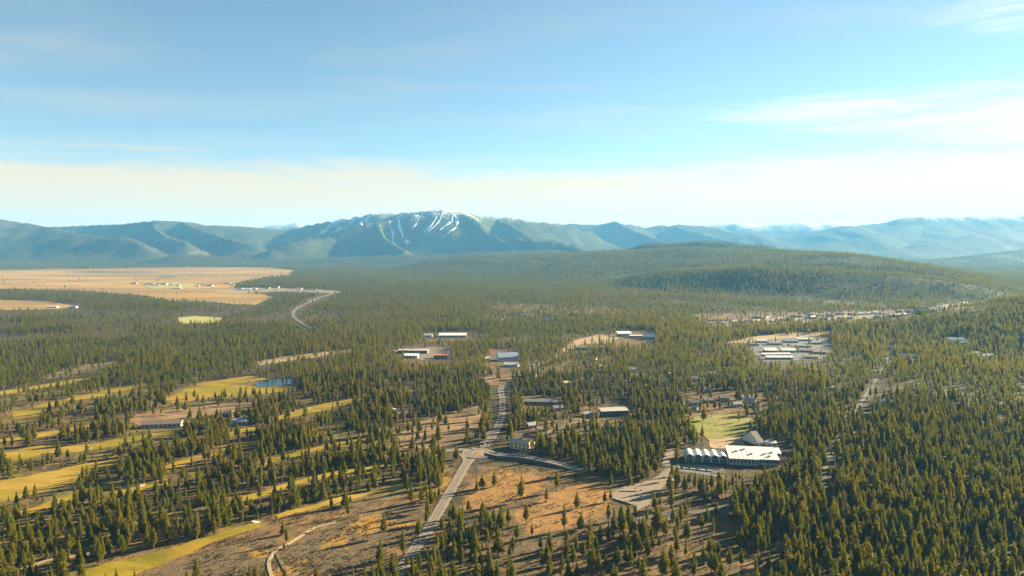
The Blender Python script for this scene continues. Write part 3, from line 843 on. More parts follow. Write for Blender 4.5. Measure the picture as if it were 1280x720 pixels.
for (nm, mk, wd, lift, lb, pts, lanes), P in zip(ROADS, ROAD_W):
    raised = 'pale side road' in lb
    ex = 3.4 * np.sin(np.pi * np.clip(np.linspace(0, 1, len(P)) * 1.15, 0, 1)) ** 0.7 if raised else None
    V, F = ribbon_solid(P, -wd / 2, wd / 2, -0.6, lift, ex)
    root = link(nm, new_mesh(nm, V, F, M[mk]), kind='structure', label=lb)
    if raised:
        for o in (-wd / 2 + 0.02, wd / 2 - 0.37):
            V, F = ribbon_solid(P, o, o + 0.35, lift - 0.05, lift + 0.85, ex)
            V[len(P) * 2:, 2] += np.tile(ex, 2)
            link('parapet', new_mesh('parapet', V, F, M['kerb']), root)
    if wd > 8 and mk == 'asphalt' and not raised:
        for s in (-1, 1):
            V, F = ribbon_solid(P, min(s * wd / 2, s * (wd / 2 + 1.3)), max(s * wd / 2, s * (wd / 2 + 1.3)), -0.7, lift - 0.12)
            link('shoulder', new_mesh('shoulder', V, F, M['shoulder']), root)
    if lanes and not raised:
        for o in (-wd / 2 + 0.9, wd / 2 - 0.9):
            V, F = ribbon(P, o - 0.09, o + 0.09, lift + 0.03)
            link('edge_line', new_mesh('edge_line', V, [f[::-1] for f in F], M['line']), root)
        # dashed centre line, one mesh
        VV, FF = [], []
        V, F = ribbon(P, -0.08, 0.08, lift + 0.035)
        link('centre_line', new_mesh('centre_line', V, [f[::-1] for f in F][::2], M['line']), root)

# roundabout: ring, kerbed island
def ring(r0, r1, z, n=48):
    V = []; F = []
    zc = float(H(np.array([RB[0]]), np.array([RB[1]]))[0])
    for i in range(n):
        a = 2 * math.pi * i / n
        V += [(RB[0] + r0 * math.cos(a), RB[1] + r0 * math.sin(a), zc + z), (RB[0] + r1 * math.cos(a), RB[1] + r1 * math.sin(a), zc + z)]
    for i in range(n):
        j = (i + 1) % n
        F.append((2 * i, 2 * i + 1, 2 * j + 1, 2 * j))
    return V, F
V, F = ring(9.0, 22.0, 0.66)
rbo = link('roundabout', new_mesh('roundabout', V, F, M['asphalt']), kind='structure', label="small traffic roundabout on the main road")
mbk = MB()
zc = float(H(np.array([RB[0]]), np.array([RB[1]]))[0])
n = 32
prof = [(0.0, 1.25), (7.4, 0.95), (8.4, 0.84), (9.0, 0.84), (9.0, 0.4)]
V = []; F = []
for (rr, zz) in prof:
    for i in range(n):
        a = 2 * math.pi * i / n
        V.append((RB[0] + rr * math.cos(a), RB[1] + rr * math.sin(a), zc + zz))
for q in range(len(prof) - 1):
    for i in range(n):
        F.append((q * n + i, (q + 1) * n + i, (q + 1) * n + (i + 1) % n, q * n + (i + 1) % n))
link('island', new_mesh('island', V[:3 * n], F[:2 * n], M['drygrass']), rbo)
link('kerb', new_mesh('kerb', V[2 * n:], [tuple(v - 2 * n for v in f) for f in F[2 * n:]], M['kerb']), rbo)
V, F = ring(21.2, 21.6, 0.70)
link('edge_line', new_mesh('edge_line', V, F, M['line']), rbo)

# ski runs: packed snow strips laid on the mountain
RUNS = [
    ("wide snow run down the middle of the shaded bowl", [(484, 276), (486, 285), (490, 293), (490, 300), (493, 306)], 95),
    ("snow run slanting right below the summit shoulder", [(497, 275), (498, 283), (504, 292), (509, 300), (512, 304)], 80),
    ("long snow run from the summit down to the left", [(553, 266), (548, 275), (542, 284), (534, 292)], 60),
    ("second snow run beside the summit run", [(550, 266), (545, 274), (537, 284), (530, 292)], 45),
    ("snow run curving below the summit on the right", [(566, 267), (570, 276), (569, 285), (560, 293), (553, 298)], 90),
    ("snow run slanting left from the right shoulder", [(565, 268), (563, 276), (556, 282), (550, 288)], 80),
    ("snow strip at the far left of the ski mountain", [(418, 276), (410, 283), (402, 289), (398, 293)], 210),
    ("snow strip on the left shoulder of the ski mountain", [(445, 271), (438, 278), (432, 285)], 200),
    ("thin snow strip on the upper left shoulder", [(430, 274), (424, 279), (418, 284)], 150),
    ("thin snow strip below the left crest", [(466, 267), (461, 272), (456, 277)], 130),
    ("faint snow strip left of the summit", [(503, 266), (498, 270), (494, 274)], 120),
    ("faint snow strip under the crest left of the summit", [(527, 265), (523, 269), (520, 272)], 110),
    ("snow field on the right shoulder of the summit", [(582, 267), (590, 271), (598, 276)], 130),
    ("long thin snow run between the summit runs and the bowl", [(522, 271), (520, 278), (516, 286)], 55),
    ("short snow strip near the left shoulder", [(456, 271), (452, 276), (447, 281)], 150),
    ("small snow field at the left foot of the crest", [(424, 284), (420, 288), (414, 291)], 200),
]
for lb, pts, wd in RUNS:
    Q = at_many(pts)[:, :2]
    out = []
    for a, bb in zip(Q[:-1], Q[1:]):
        n = max(3, int(np.hypot(*(bb - a)) / 45))
        out += [a + (bb - a) * j / n for j in range(n)]
    P = np.array(out + [Q[-1]])
    n = len(P)
    t = np.arange(n)
    T = np.gradient(P, axis=0); T /= np.maximum(np.hypot(T[:, 0], T[:, 1])[:, None], 1e-6)
    N = np.stack([T[:, 1], -T[:, 0]], -1)
    hw = wd * (0.10 + 0.36 * vnoise(t / 2.0, t * 0.0 + len(lb), 3))
    sh = (vnoise(t / 4.0, t * 0 + 5 * len(lb), 8) - 0.5) * wd * 0.9
    cols = 5
    V = []; F = []
    for c in range(cols):
        o = (c / (cols - 1) * 2 - 1)
        X = P + N * (sh + o * hw)[:, None]
        V.append(np.column_stack([X, H(X[:, 0], X[:, 1]) + 9 - 6 * abs(o)]))
    V = np.concatenate(V)
    for c in range(cols - 1):
        for i in range(n - 1):
            if vnoise(np.array([i / 2.2]), np.array([c * 0.8 + len(lb)]), 12)[0] > 0.26:
                F.append((c * n + i, c * n + i + 1, (c + 1) * n + i + 1, (c + 1) * n + i))
    me = new_mesh('ski_run', V, F, M['snow'], True)
    for p in me.polygons:
        if p.normal.z < 0: p.flip()
    link('ski_run', me, kind='structure', label=lb)

# ------------------------------------------------------------------ buildings
WIN_CACHE = {}
HOUSE_BASES = []


def win_mesh(w, h):
    key = (round(w, 1), round(h, 1))
    if key not in WIN_CACHE:
        mb = MB(); mb.box(-w / 2, -0.06, 0, w / 2, 0.06, h)
        WIN_CACHE[key] = mb.mesh('window', M['glass'])
    return WIN_CACHE[key]


def building(name, label, cat, px, py, w, d, h, rot, roof='gable', wall='brown', roofc='grey', windows=0, storeys=1, pitch=0.35, group=None, chimney=False, door=True):
    p = at(px, py)
    root = link(name, None, None, label=label, category=cat, group=group)
    root.location = (float(p[0]), float(p[1]), float(p[2]) - 0.2)
    root.rotation_euler = (0, 0, R(rot))
    HOUSE_BASES.append((p[0], p[1], max(w, d) * 0.6 + 3))
    hw, hd = w / 2, d / 2
    mb = MB()
    if roof == 'gable':
        rise = hd * 2 * pitch * 0.5 * 1.4
        mb.prism_x([(-hd, 0), (hd, 0), (hd, h), (0, h + rise), (-hd, h)], -hw, hw)
        rb = MB(); ov = 0.9; th = 0.4
        sl = rise / hd
        for s in (-1, 1):
            rb.prism_x([(0, h + rise + 0.05), (s * (hd + ov), h - ov * sl + 0.05), (s * (hd + ov), h - ov * sl + 0.05 + th), (0, h + rise + 0.05 + th)][::s], -hw - ov, hw + ov)
    elif roof == 'hip':
        rise = hd * pitch * 1.4
        mb.box(-hw, -hd, 0, hw, hd, h)
        rb = MB(); ov = 1.0
        a, b_ = hw + ov, hd + ov
        q = max(hw - hd, 0.3)
        rb.add([(-a, -b_, h), (a, -b_, h), (a, b_, h), (-a, b_, h), (-q, 0, h + rise), (q, 0, h + rise), (-a, -b_, h - 0.35), (a, -b_, h - 0.35), (a, b_, h - 0.35), (-a, b_, h - 0.35)],
               [(0, 1, 5, 4), (1, 2, 5), (2, 3, 4, 5), (3, 0, 4), (6, 7, 1, 0), (7, 8, 2, 1), (8, 9, 3, 2), (9, 6, 0, 3), (9, 8, 7, 6)])
    elif roof == 'shed':
        rise = d * pitch
        mb.prism_x([(-hd, 0), (hd, 0), (hd, h + rise), (-hd, h)], -hw, hw)
        rb = MB(); sl = rise / d; ov = 0.9
        rb.prism_x([(-hd - ov, h - sl * ov + 0.05), (hd + ov, h + rise + sl * ov + 0.05), (hd + ov, h + rise + sl * ov + 0.5), (-hd - ov, h - sl * ov + 0.5)], -hw - ov, hw + ov)
    else:  # flat with parapet
        mb.box(-hw, -hd, 0, hw, hd, h)
        rb = MB()
        rb.box(-hw + 0.4, -hd + 0.4, h + 0.01, hw - 0.4, hd - 0.4, h + 0.35)
        rb.box(-hw - 0.3, -hd - 0.3, h + 0.005, hw + 0.3, -hd + 0.39, h + 0.7); rb.box(-hw - 0.3, hd - 0.39, h + 0.005, hw + 0.3, hd + 0.3, h + 0.7)
        rb.box(-hw - 0.3, -hd + 0.4, h + 0.008, -hw + 0.39, hd - 0.4, h + 0.7); rb.box(hw - 0.39, -hd + 0.4, h + 0.008, hw + 0.3, hd - 0.4, h + 0.7)
    link('wall', mb.mesh('wall', MW[wall]), root)
    ro = link('roof', rb.mesh('roof', MR[roofc]), root)
    if chimney:
        cb = MB(); cb.box(hw * 0.4, -0.5, h, hw * 0.4 + 1.2, 0.6, h + hd * pitch * 1.4 + 1.6)
        link('chimney', cb.mesh('chimney', MW['red']), ro)
    if windows:
        sh = (h - 0.6) / storeys
        for st in range(storeys):
            for i in range(windows):
                wx = -hw + w * (i + 0.5) / windows
                wo = link('window', win_mesh(w / windows * 0.5, sh * 0.5), root)
                wo.location = (wx, -hd - 0.03, st * sh + sh * 0.32)
        for s in (-1, 1):
            wo = link('window', win_mesh(d * 0.3, sh * 0.45), root)
            wo.location = (s * (hw + 0.03), 0, h * 0.45); wo.rotation_euler = (0, 0, math.pi / 2)
    if door:
        db = MB(); db.box(-0.6, -0.07, 0, 0.6, 0.07, 2.2)
        do = link('door', db.mesh('door', M['door']), root); do.location = (hw * 0.55, -hd - 0.04, 0.2)
    return root


ORD = "first second third fourth fifth sixth seventh eighth ninth tenth eleventh twelfth".split()
FAR = {}


def B(name, label, *a, **k):
    """far repeats that share a look are told apart by their order from the left"""
    o = building(name, label, *a, **k)
    if o.get('group'):
        FAR.setdefault(label, []).append((a[1], o))
    return o


def number_far():
    for lb, os_ in FAR.items():
        if len(os_) < 2: continue
        os_.sort(key=lambda q: q[0])
        for i, (_, o) in enumerate(os_):
            o['label'] = (ORD[i] if i < len(os_) - 1 else "rightmost") + " from left " + lb if i < len(os_) - 1 else "rightmost " + lb


B('town_house', "brown town house with yellow lit gable wall and stepped dark roof beside the roundabout", 'house', 650, 560, 26, 13, 9, -28, 'gable', 'yellow', 'pale', 4, 2, 0.35, None, True)
B('town_house', "smaller dark roofed town house behind the yellow gabled one", 'house', 662, 553, 18, 11, 8, -20, 'gable', 'yellow', 'dark', 3, 2, 0.4)
B('apartment_block', "long dark fronted block with pale flat roof above the side road", 'building', 767, 519, 46, 15, 9, 9, 'shed', 'dark', 'pale', 8, 2, 0.15)
B('apartment_block', "long low block with pale brown roof in the central woods", 'building', 676, 505, 58, 14, 6, -6, 'gable', 'brown', 'pale', 8, 1, 0.3)
B('house', "small tan house with white gable left of the dark fronted block", 'house', 733, 520, 16, 10, 5, 12, 'gable', 'cream', 'pale', 3, 1)
B('house', "small house with pale roof right of the tan gabled one", 'house', 744, 521, 13, 10, 5, -20, 'gable', 'tan', 'tan', 2, 1)
B('house', "pale roofed house below the long low block", 'house', 697, 513, 16, 11, 6, 14, 'gable', 'tan', 'grey', 3, 1, 0.4)
B('house', "house with stepped pale roof near the loop road", 'house', 667, 521, 16, 12, 6, -30, 'gable', 'brown', 'pale', 3, 1, 0.4, None, True)
B('house', "narrow grey house at the foot of the stepped roof house", 'house', 664, 535, 14, 11, 6, 30, 'gable', 'grey', 'grey', 2, 1, 0.4)
B('house', "cream house beside the street past the town house", 'house', 676, 540, 12, 9, 6, 10, 'gable', 'cream', 'tan', 2, 1, 0.4)
B('clubhouse', "long low clubhouse with dark shaded front and pale end by the bare plot", 'building', 203, 533, 58, 16, 6, 10, 'gable', 'cream', 'brown', 9, 1, 0.35)
B('house', "grey roofed house behind pines right of the bare plot", 'house', 285, 520, 22, 14, 6, -12, 'hip', 'brown', 'grey', 4, 1)
B('house', "blue grey roofed house in pines above the small fairway", 'house', 300, 530, 20, 13, 6, 18, 'gable', 'grey', 'blue', 3, 1)
B('house', "purple roofed house in the woods left of the graded ground", 'house', 520, 503, 24, 14, 7, -14, 'gable', 'brown', 'purple', 4, 1)
B('house', "dark roofed house among pines left of the graded ground", 'house', 502, 521, 22, 13, 6, 20, 'gable', 'brown', 'dark', 4, 1)
B('house', "grey roofed house at the left end of the graded ground", 'house', 487, 516, 18, 12, 6, 0, 'hip', 'grey', 'grey', 3, 1)
B('barn', "pale greenhouse shed on the small tan meadow strip", 'barn', 66, 385, 44, 16, 6, 4, 'gable', 'white', 'white', 4, 1)
B('barn', "second pale shed right of the greenhouse shed", 'barn', 92, 385, 34, 15, 6, -4, 'gable', 'white', 'silver', 4, 1)
B('warehouse', "wide flat roofed warehouse with pale roof in the upper centre", 'building', 517, 441, 78, 26, 8, -3, 'flat', 'brown', 'pale', 8, 1)
B('warehouse', "low white roofed shed in front of the wide warehouse", 'building', 514, 447, 36, 16, 6, -6, 'shed', 'grey', 'white', 5, 1, 0.2)
B('warehouse', "rust brown shed right of the wide warehouse", 'building', 551, 448, 34, 16, 9, 4, 'flat', 'red', 'rust', 4, 1)
B('warehouse', "long white roofed building far left of the town centre", 'building', 566, 421, 84, 22, 6, 2, 'shed', 'grey', 'white', 9, 1, 0.2)
B('warehouse', "shorter white building left of the long white roofed one", 'building', 535, 421, 26, 16, 6, 0, 'gable', 'white', 'white', 3, 1)
B('house', "small white house right of the long white roofed building", 'house', 604, 422, 28, 14, 6, -8, 'gable', 'white', 'pale', 3, 1)
B('church', "white hall with blue metal roof above the upper highway", 'building', 634, 450, 50, 28, 10, 16, 'gable', 'white', 'blue', 6, 1, 0.45)
B('house', "low white building in front of the blue roofed hall", 'house', 639, 458, 34, 14, 5, -10, 'shed', 'white', 'pale', 5, 1, 0.2)
B('house', "white cottage left of the blue roofed hall", 'house', 608, 450, 18, 12, 5, 10, 'gable', 'white', 'white', 3, 1)
B('school', "white roofed block at the left of the upper right group", 'building', 780, 420, 44, 22, 9, 6, 'shed', 'cream', 'white', 6, 1, 0.2)
B('school', "long flat white block in the middle of the upper right group", 'building', 796, 422, 46, 18, 7, 0, 'flat', 'tan', 'white', 6, 1)
B('school', "rounded white roofed block at the right of the upper right group", 'building', 811, 424, 34, 20, 9, -8, 'gable', 'cream', 'white', 4, 1, 0.5)
B('house', "tan house on the bare strip by the upper road", 'house', 727, 437, 34, 16, 7, 0, 'gable', 'tan', 'pale', 4, 1)
B('house', "pale house right of the tan one on the bare strip", 'house', 746, 437, 30, 16, 7, 6, 'gable', 'cream', 'pale', 4, 1)
B('house', "white house among trees right of the upper road", 'house', 741, 449, 20, 13, 6, -20, 'gable', 'white', 'pale', 3, 1)
B('house', "cottage with brown porch left of the upper road", 'house', 668, 439, 24, 14, 6, 8, 'gable', 'tan', 'brown', 3, 1)
PARK = [(952, 428, 30, 12, 'silver'), (968, 431, 40, 14, 'grey'), (988, 428, 42, 13, 'blue'), (1005, 426, 44, 13, 'silver'), (1020, 430, 36, 13, 'grey'), (963, 440, 32, 20, 'white'), (985, 440, 38, 20, 'silver'),
        (1008, 440, 40, 16, 'purple'), (1024, 442, 30, 14, 'grey'), (970, 445, 74, 9, 'white'), (974, 449, 66, 11, 'white'), (1014, 448, 30, 13, 'tan'), (1004, 434, 40, 12, 'pale'), (942, 432, 28, 12, 'grey')]
PLB = ["silver roofed long unit at the far left of the mobile home park", "grey roofed unit in the second row of the mobile home park", "blue grey roofed unit at the back of the mobile home park", "silver roofed unit at the back right of the mobile home park",
       "grey roofed unit at the right edge of the mobile home park", "bright white roofed hall at the left front of the mobile home park", "wide silver roofed hall in the middle of the mobile home park", "purple grey roofed hall right of the silver one",
       "grey roofed unit in the front right corner of the mobile home park", "long thin white carport at the front of the mobile home park", "longest front white carport nearest the forest", "tan roofed hut at the front of the mobile home park",
       "pale roofed unit in the centre of the mobile home park", "grey roofed unit outside the left edge of the mobile home park"]
for (a, b_, w_, d_, rc), lb in zip(PARK, PLB):
    B('park_unit', lb, 'building', a, b_, w_, d_, 5.5, random.uniform(-6, 4), 'shed' if rc in ('white', 'silver') else 'gable', random.choice(['grey', 'white', 'tan', 'green']), rc, max(3, int(w_ / 8)), 1, 0.22, 'buildings of the mobile home park')
NEAR = [(868, 506, 'purple', 'grey', 18), (885, 503, 'grey', 'brown', 16), (905, 500, 'purple', 'tan', 18), (921, 508, 'grey', 'cream', 17), (938, 503, 'blue', 'grey', 18), (952, 516, 'purple', 'white', 18), (868, 512, 'pale', 'white', 10), (945, 508, 'tan', 'cream', 14),
        (890, 470, 'pale', 'white', 18), (868, 476, 'grey', 'tan', 20), (840, 470, 'white', 'white', 14), (912, 464, 'purple', 'grey', 18), (790, 464, 'silver', 'white', 16), (750, 460, 'pale', 'white', 14), (830, 482, 'brown', 'tan', 18), (708, 481, 'tan', 'cream', 16), (665, 471, 'grey', 'tan', 18)]
for a, b_, rc, wc, w_ in NEAR:
    where = "above the green playing field" if b_ > 495 else "half hidden in the central pines"
    B('house', f"{rc} roofed house with {wc} walls {where}", 'house', a, b_, w_, w_ * 0.65, 5.5, random.uniform(-35, 35), 'gable', wc, rc, 3, 1, 0.4, 'houses half hidden in the pines')
RIGHT = [(1108, 506, 'white', 'grey', 22, "pale roofed house beside the straight forest road"), (1072, 526, 'pale', 'tan', 14, "small pale house close to the straight forest road"), (1040, 488, 'pale', 'white', 12, "white cottage in the right forest"),
         (1133, 448, 'white', 'tan', 40, "white roofed hall at the top of the forest road"), (1117, 437, 'tan', 'cream', 34, "tan building at the end of the forest road"), (1215, 565, 'grey', 'brown', 14, "brown cabin deep in the right forest"),
         (1195, 404, 'white', 'white', 44, "long white roofed building on the tree covered rise"), (1205, 405, 'silver', 'white', 30, "silver roofed shed next to the long white one on the rise"), (1232, 415, 'blue', 'grey', 40, "blue roofed lodge high on the rise"), (1250, 413, 'grey', 'tan', 34, "grey roofed house near the right edge of the rise"), (1220, 419, 'silver', 'grey', 22, "small silver roofed house below the lodge on the rise")]
for a, b_, rc, wc, w_, lb in RIGHT:
    B('house', lb, 'house', a, b_, w_, w_ * 0.5, 7, random.uniform(-25, 25), 'gable', wc, rc, 3, 1, 0.35)
# the white roofed row of houses at the foot of the hill and meadow town, far away
rc_l = ['pale', 'silver', 'grey', 'purple', 'brown', 'tan', 'dark', 'white']
wc_l = ['white', 'cream', 'tan', 'grey', 'brown', 'red']
for i in range(58):
    a = 882 + i * 4.5 + random.uniform(-3, 3)
    b_ = 405.5 - (a - 882) * 0.045 + random.uniform(-4.5, 2)
    rc, wc = random.choice(rc_l), random.choice(wc_l)
    B('house', f"far {rc} roofed house with {wc} walls in the town strip", 'house', a, b_, random.uniform(14, 30), random.uniform(9, 15), random.uniform(4, 7), random.uniform(-40, 40), 'gable', wc, rc, 0, 1, 0.4, f"far {rc} roofed houses with {wc} walls in the town strip", False, False)
for i in range(16):
    a = random.uniform(655, 880); b_ = 398 + random.uniform(-8, 4)
    rc, wc = random.choice(rc_l), random.choice(wc_l)
    B('house', f"far {rc} roofed house with {wc} walls in the far woods", 'house', a, b_, random.uniform(18, 34), random.uniform(12, 18), 6, random.uniform(-40, 40), 'gable', wc, rc, 0, 1, 0.4, f"far {rc} roofed houses with {wc} walls in the woods", False, False)
for i in range(10):
    a = 1150 + i * 6 + random.uniform(-2, 2); b_ = 391 - (a - 1150) * 0.15 + random.uniform(-2, 2)
    rc = random.choice(['white', 'pale', 'tan'])
    B('house', f"far {rc} roofed building by the pale river flat", 'house', a, b_, random.uniform(24, 44), 16, 8, random.uniform(-30, 30), 'gable', 'cream', rc, 0, 1, 0.4, f"far {rc} roofed buildings by the river flat", False, False)
for i, (a, b_) in enumerate([(187, 356), (194, 357), (204, 356), (215, 357), (221, 361), (222, 358), (246, 358), (252, 357), (262, 358), (284, 355), (290, 357), (298, 355), (300, 362), (308, 363), (318, 362), (326, 356), (334, 361), (345, 360), (372, 362), (390, 363), (168, 355)]):
    rc = random.choice(['white', 'silver', 'pale', 'grey', 'green' if False else 'blue'])
    B('ranch_building', f"far {rc} roofed building on the tan meadow", 'building', a, b_, random.uniform(30, 62), 20, 7, random.uniform(-15, 15), 'gable', random.choice(['white', 'green', 'tan']), rc, 0, 1, 0.35, f"far {rc} roofed buildings on the meadow", False, False)

number_far()

# the white roofed hall: vaulted front hall, tall shed roofed hall, low wing
hp = at(857, 577)
hall = link('community_hall', None, None, label="long white roofed hall with a row of arched bays in its shaded front", category='building')
hall.location = (float(hp[0]), float(hp[1]), float(hp[2]))
hall.rotation_euler = (0, 0, R(-9))
for i in range(14):
    for j in range(4):
        a = hall.rotation_euler.z
        lx, ly = 4 + i * 9.5, 2 + j * 10
        HOUSE_BASES.append((hp[0] + lx * math.cos(a) - ly * math.sin(a), hp[1] + lx * math.sin(a) + ly * math.cos(a), 9))
NB = 5; BW = 10.6; BD = 24; WH = 7.5
wl = MB(); wl.box(0, 0.6, 0, NB * BW, BD, WH)
# arched bay heads above the wall, and vaults running back
for i in range(NB):
    arc = [(i * BW + 0.4 + (BW - 0.8) * t / 10, WH + 0.01 + 2.7 * math.sin(math.pi * t / 10) ** 0.8) for t in range(11)]
    wl.prism(arc, 0.9, BD - 0.3)
link('wall', wl.mesh('wall', MW['grey']), hall)
for i in range(NB):
    n = 12
    o = [(i * BW + BW * t / n, WH + 0.25 + 3.2 * math.sin(math.pi * t / n) ** 0.8) for t in range(n + 1)]
    inn = [(i * BW + 0.5 + (BW - 1) * t / n, WH + 0.15 + 2.75 * math.sin(math.pi * t / n) ** 0.8) for t in range(n + 1)]
    rb = MB(); y0, y1 = -1.4, BD + 0.6
    V = [(x + (0.02 if t == 0 else -0.02 if t == n else 0), y0, z) for t, (x, z) in enumerate(o)] + [(x, y0, z) for x, z in inn] + [(x + (0.02 if t == 0 else -0.02 if t == n else 0), y1, z) for t, (x, z) in enumerate(o)] + [(x, y1, z) for x, z in inn]
    q = n + 1
    F = []
    for t in range(n):
        F += [(t, t + 1, 2 * q + t + 1, 2 * q + t), (q + t + 1, q + t, 3 * q + t, 3 * q + t + 1), (t + 1, t, q + t, q + t + 1), (2 * q + t, 2 * q + t + 1, 3 * q + t + 1, 3 * q + t)]
    rb.add(V, F)
    link('vault_roof', rb.mesh('vault_roof', MR['white']), hall)
    g = MB()
    arc = [(i * BW + 1.6 + (BW - 3.2) * t / 10, 5.4 + 3.6 * math.sin(math.pi * t / 10) ** 0.8) for t in range(11)]
    g.prism([(i * BW + 1.6, 0.8)] + arc + [(i * BW + BW - 1.6, 0.8)], 0.25, 0.85)
    wo = link('arched_window', g.mesh('arched_window', M['glass']), hall)
    mu = MB()
    for q2 in (0.36, 0.64):
        mu.box(i * BW + BW * q2 - 0.15, 0.1, 0.8, i * BW + BW * q2 + 0.15, 0.24, 7.6)
    mu.box(i * BW + 1.7, 0.12, 4.6, i * BW + BW - 1.7, 0.22, 5.0)
    link('mullion', mu.mesh('mullion', MW['white']), wo)
for i in range(NB + 1):
    g = MB(); x = i * BW; g.box(x - 0.5, -1.0, 0, x + 0.5, 0.595, WH + 0.24)
    link('pier', g.mesh('pier', MW['white']), hall)
x0 = NB * BW + 1.2
def shed_hall(x0, x1, y0, y1, z0, z1, wallc, nw):
    g = MB(); g.prism_x([(y0, 0), (y1, 0), (y1, z1), (y0, z0)], x0, x1)
    link('wall', g.mesh('wall', MW[wallc]), hall)
    g = MB(); sl = (z1 - z0) / (y1 - y0); o = 1.2
    g.prism_x([(y0 - o, z0 - o * sl + 0.06), (y1 + o, z1 + o * sl + 0.06), (y1 + o, z1 + o * sl + 0.6), (y0 - o, z0 - o * sl + 0.6)], x0 - 0.5, x1 + 0.5)
    ro = link('roof', g.mesh('roof', MR['white']), hall)
    for s in range(1, int((x1 - x0) / 6)):
        sm = MB(); xs = x0 + s * 6
        sm.prism_x([(y0 - o, z0 - o * sl + 0.602), (y1 + o, z1 + o * sl + 0.602), (y1 + o, z1 + o * sl + 0.72), (y0 - o, z0 - o * sl + 0.72)], xs - 0.08, xs + 0.08)
        link('roof_seam', sm.mesh('roof_seam', MR['silver']), ro)
    for i in range(nw):
        wo = link('window', win_mesh((x1 - x0) / nw * 0.55, z0 * 0.42), hall)
        wo.location = (x0 + (x1 - x0) * (i + 0.5) / nw, y0 - 0.03, z0 * 0.4)
shed_hall(x0, x0 + 36, -5, 30, 8.5, 14.5, 'grey', 8)
shed_hall(x0 + 37.5, x0 + 62, -1, 28, 8.0, 12.0, 'grey', 6)
shed_hall(x0 + 40, x0 + 72, 34, 52, 6.5, 8.5, 'white', 6)
for (ux, uy, uz) in ((x0 + 8, 36, 0), (x0 + 45, 12, 10.6), (x0 + 55, 18, 11.4), (x0 + 10, 14, 12.4), (x0 + 20, 20, 13.4), (x0 + 28, 8, 11.4), (x0 + 50, 6, 9.8)):
    if uz:
        g = MB(); g.box(ux, uy, uz - 1.0, ux + 3, uy + 2.2, uz + 1.6)
        link('roof_vent', g.mesh('roof_vent', M['metal']), hall)
B('covered_walkway', "dark roofed covered way running back from the white roofed hall", 'building', 941, 553, 10, 34, 4.5, 22, 'gable', 'white', 'dark', 0, 1, 0.5)
B('hut', "small pale hut at the end of the covered way", 'hut', 963, 556, 14, 9, 4, 6, 'gable', 'white', 'white', 2, 1, 0.3)
# kiosk on the plaza
kp = at(801.5, 623)
kio = link('kiosk', None, None, label="small white square kiosk on the paved plaza", category='kiosk')
kio.location = tuple(map(float, kp))
g = MB(); g.box(-1.3, -1.3, 0.3, 1.3, 1.3, 3.4); link('wall', g.mesh('wall', MW['white']), kio)
g = MB(); g.prism_x([(-1.9, 3.4), (1.9, 3.4), (0, 4.5)], -1.9, 1.9); link('roof', g.mesh('roof', MR['white']), kio)
g = MB(); g.box(-0.5, -1.36, 0.5, 0.5, -1.302, 2.5); link('door', g.mesh('door', M['door']), kio)
# low plaza walls
for lb, (a, b_) in (("low pale wall along the upper side of the plaza", ((775, 614.5), (797, 614.8))), ("low dark wall along the lower side of the plaza", ((767, 624), (789, 631)))):
    A, Bq = at(*a), at(*b_)
    d_ = Bq - A; L = float(np.hypot(d_[0], d_[1]))
    wobj = link('plaza_wall', None, None, label=lb, category='wall')
    wobj.location = tuple(map(float, A)); wobj.rotation_euler = (0, 0, math.atan2(d_[1], d_[0]))
    g = MB(); g.box(0, -0.3, -0.3, L, 0.3, 1.5); link('body', g.mesh('body', MW['cream'] if 'pale' in lb else MW['brown']), wobj)
    g = MB(); g.box(-0.1, -0.4, 1.502, L + 0.1, 0.4, 1.68); link('coping', g.mesh('coping', M['kerb']), wobj)
# fence between hall and parking lot
A, Bq = at(850, 583.5), at(903, 586.5)
d_ = Bq - A; L = float(np.hypot(d_[0], d_[1]))
fe = link('mesh_fence', None, None, label="dark green mesh fence between the arched hall and the parked cars", category='fence')
fe.location = tuple(map(float, A)); fe.rotation_euler = (0, 0, math.atan2(d_[1], d_[0]))
g = MB(); g.box(0, -0.04, 0.5, L, 0.04, 3.2); link('mesh_panel', g.mesh('mesh_panel', M['fence']), fe)
pm = MB(); pm.tube(0, 0, 0, 3.4, 0.08, 0.08)
pm = pm.mesh('post', M['metal'])
for i in range(13):
    o = link('post', pm, fe); o.location = (L * i / 12, -0.14, 0)

# ------------------------------------------------------------------ cars
CAR_COL = dict(white=(0.8, 0.8, 0.8), silver=(0.45, 0.46, 0.47), dark=(0.05, 0.05, 0.06), red=(0.35, 0.04, 0.03), blue=(0.06, 0.10, 0.22))
MC = {k: plain(k + "_car_paint", v, 0.3, 0.05, 1.0, 0.6) for k, v in CAR_COL.items()}
def car_meshes():
    body = MB()
    side = [(-2.2, 0.35), (2.2, 0.35), (2.3, 0.7), (2.1, 0.95), (1.0, 1.02), (0.5, 1.02), (-1.6, 1.02), (-2.15, 0.98), (-2.3, 0.7)]
    body.prism(side, -0.9, 0.9)
    body.prism([(-1.55, 1.43), (-1.2, 1.5), (-0.2, 1.5), (0.1, 1.44)], -0.70, 0.70)
    gl = MB()
    b0, b1 = [(-1.95, -0.82), (0.95, -0.82), (0.95, 0.82), (-1.95, 0.82)], [(-1.5, -0.69), (0.1, -0.69), (0.1, 0.69), (-1.5, 0.69)]
    gl.add([(x, y, 1.021) for x, y in b0] + [(x, y, 1.435) for x, y in b1], [(0, 1, 5, 4), (1, 2, 6, 5), (2, 3, 7, 6), (3, 0, 4, 7)])
    wh = MB()
    n = 10
    ringp = [(0.34 * math.cos(2 * math.pi * i / n), 0.34 + 0.34 * math.sin(2 * math.pi * i / n)) for i in range(n)]
    wh.prism(ringp, -0.11, 0.11)
    return body, gl, wh
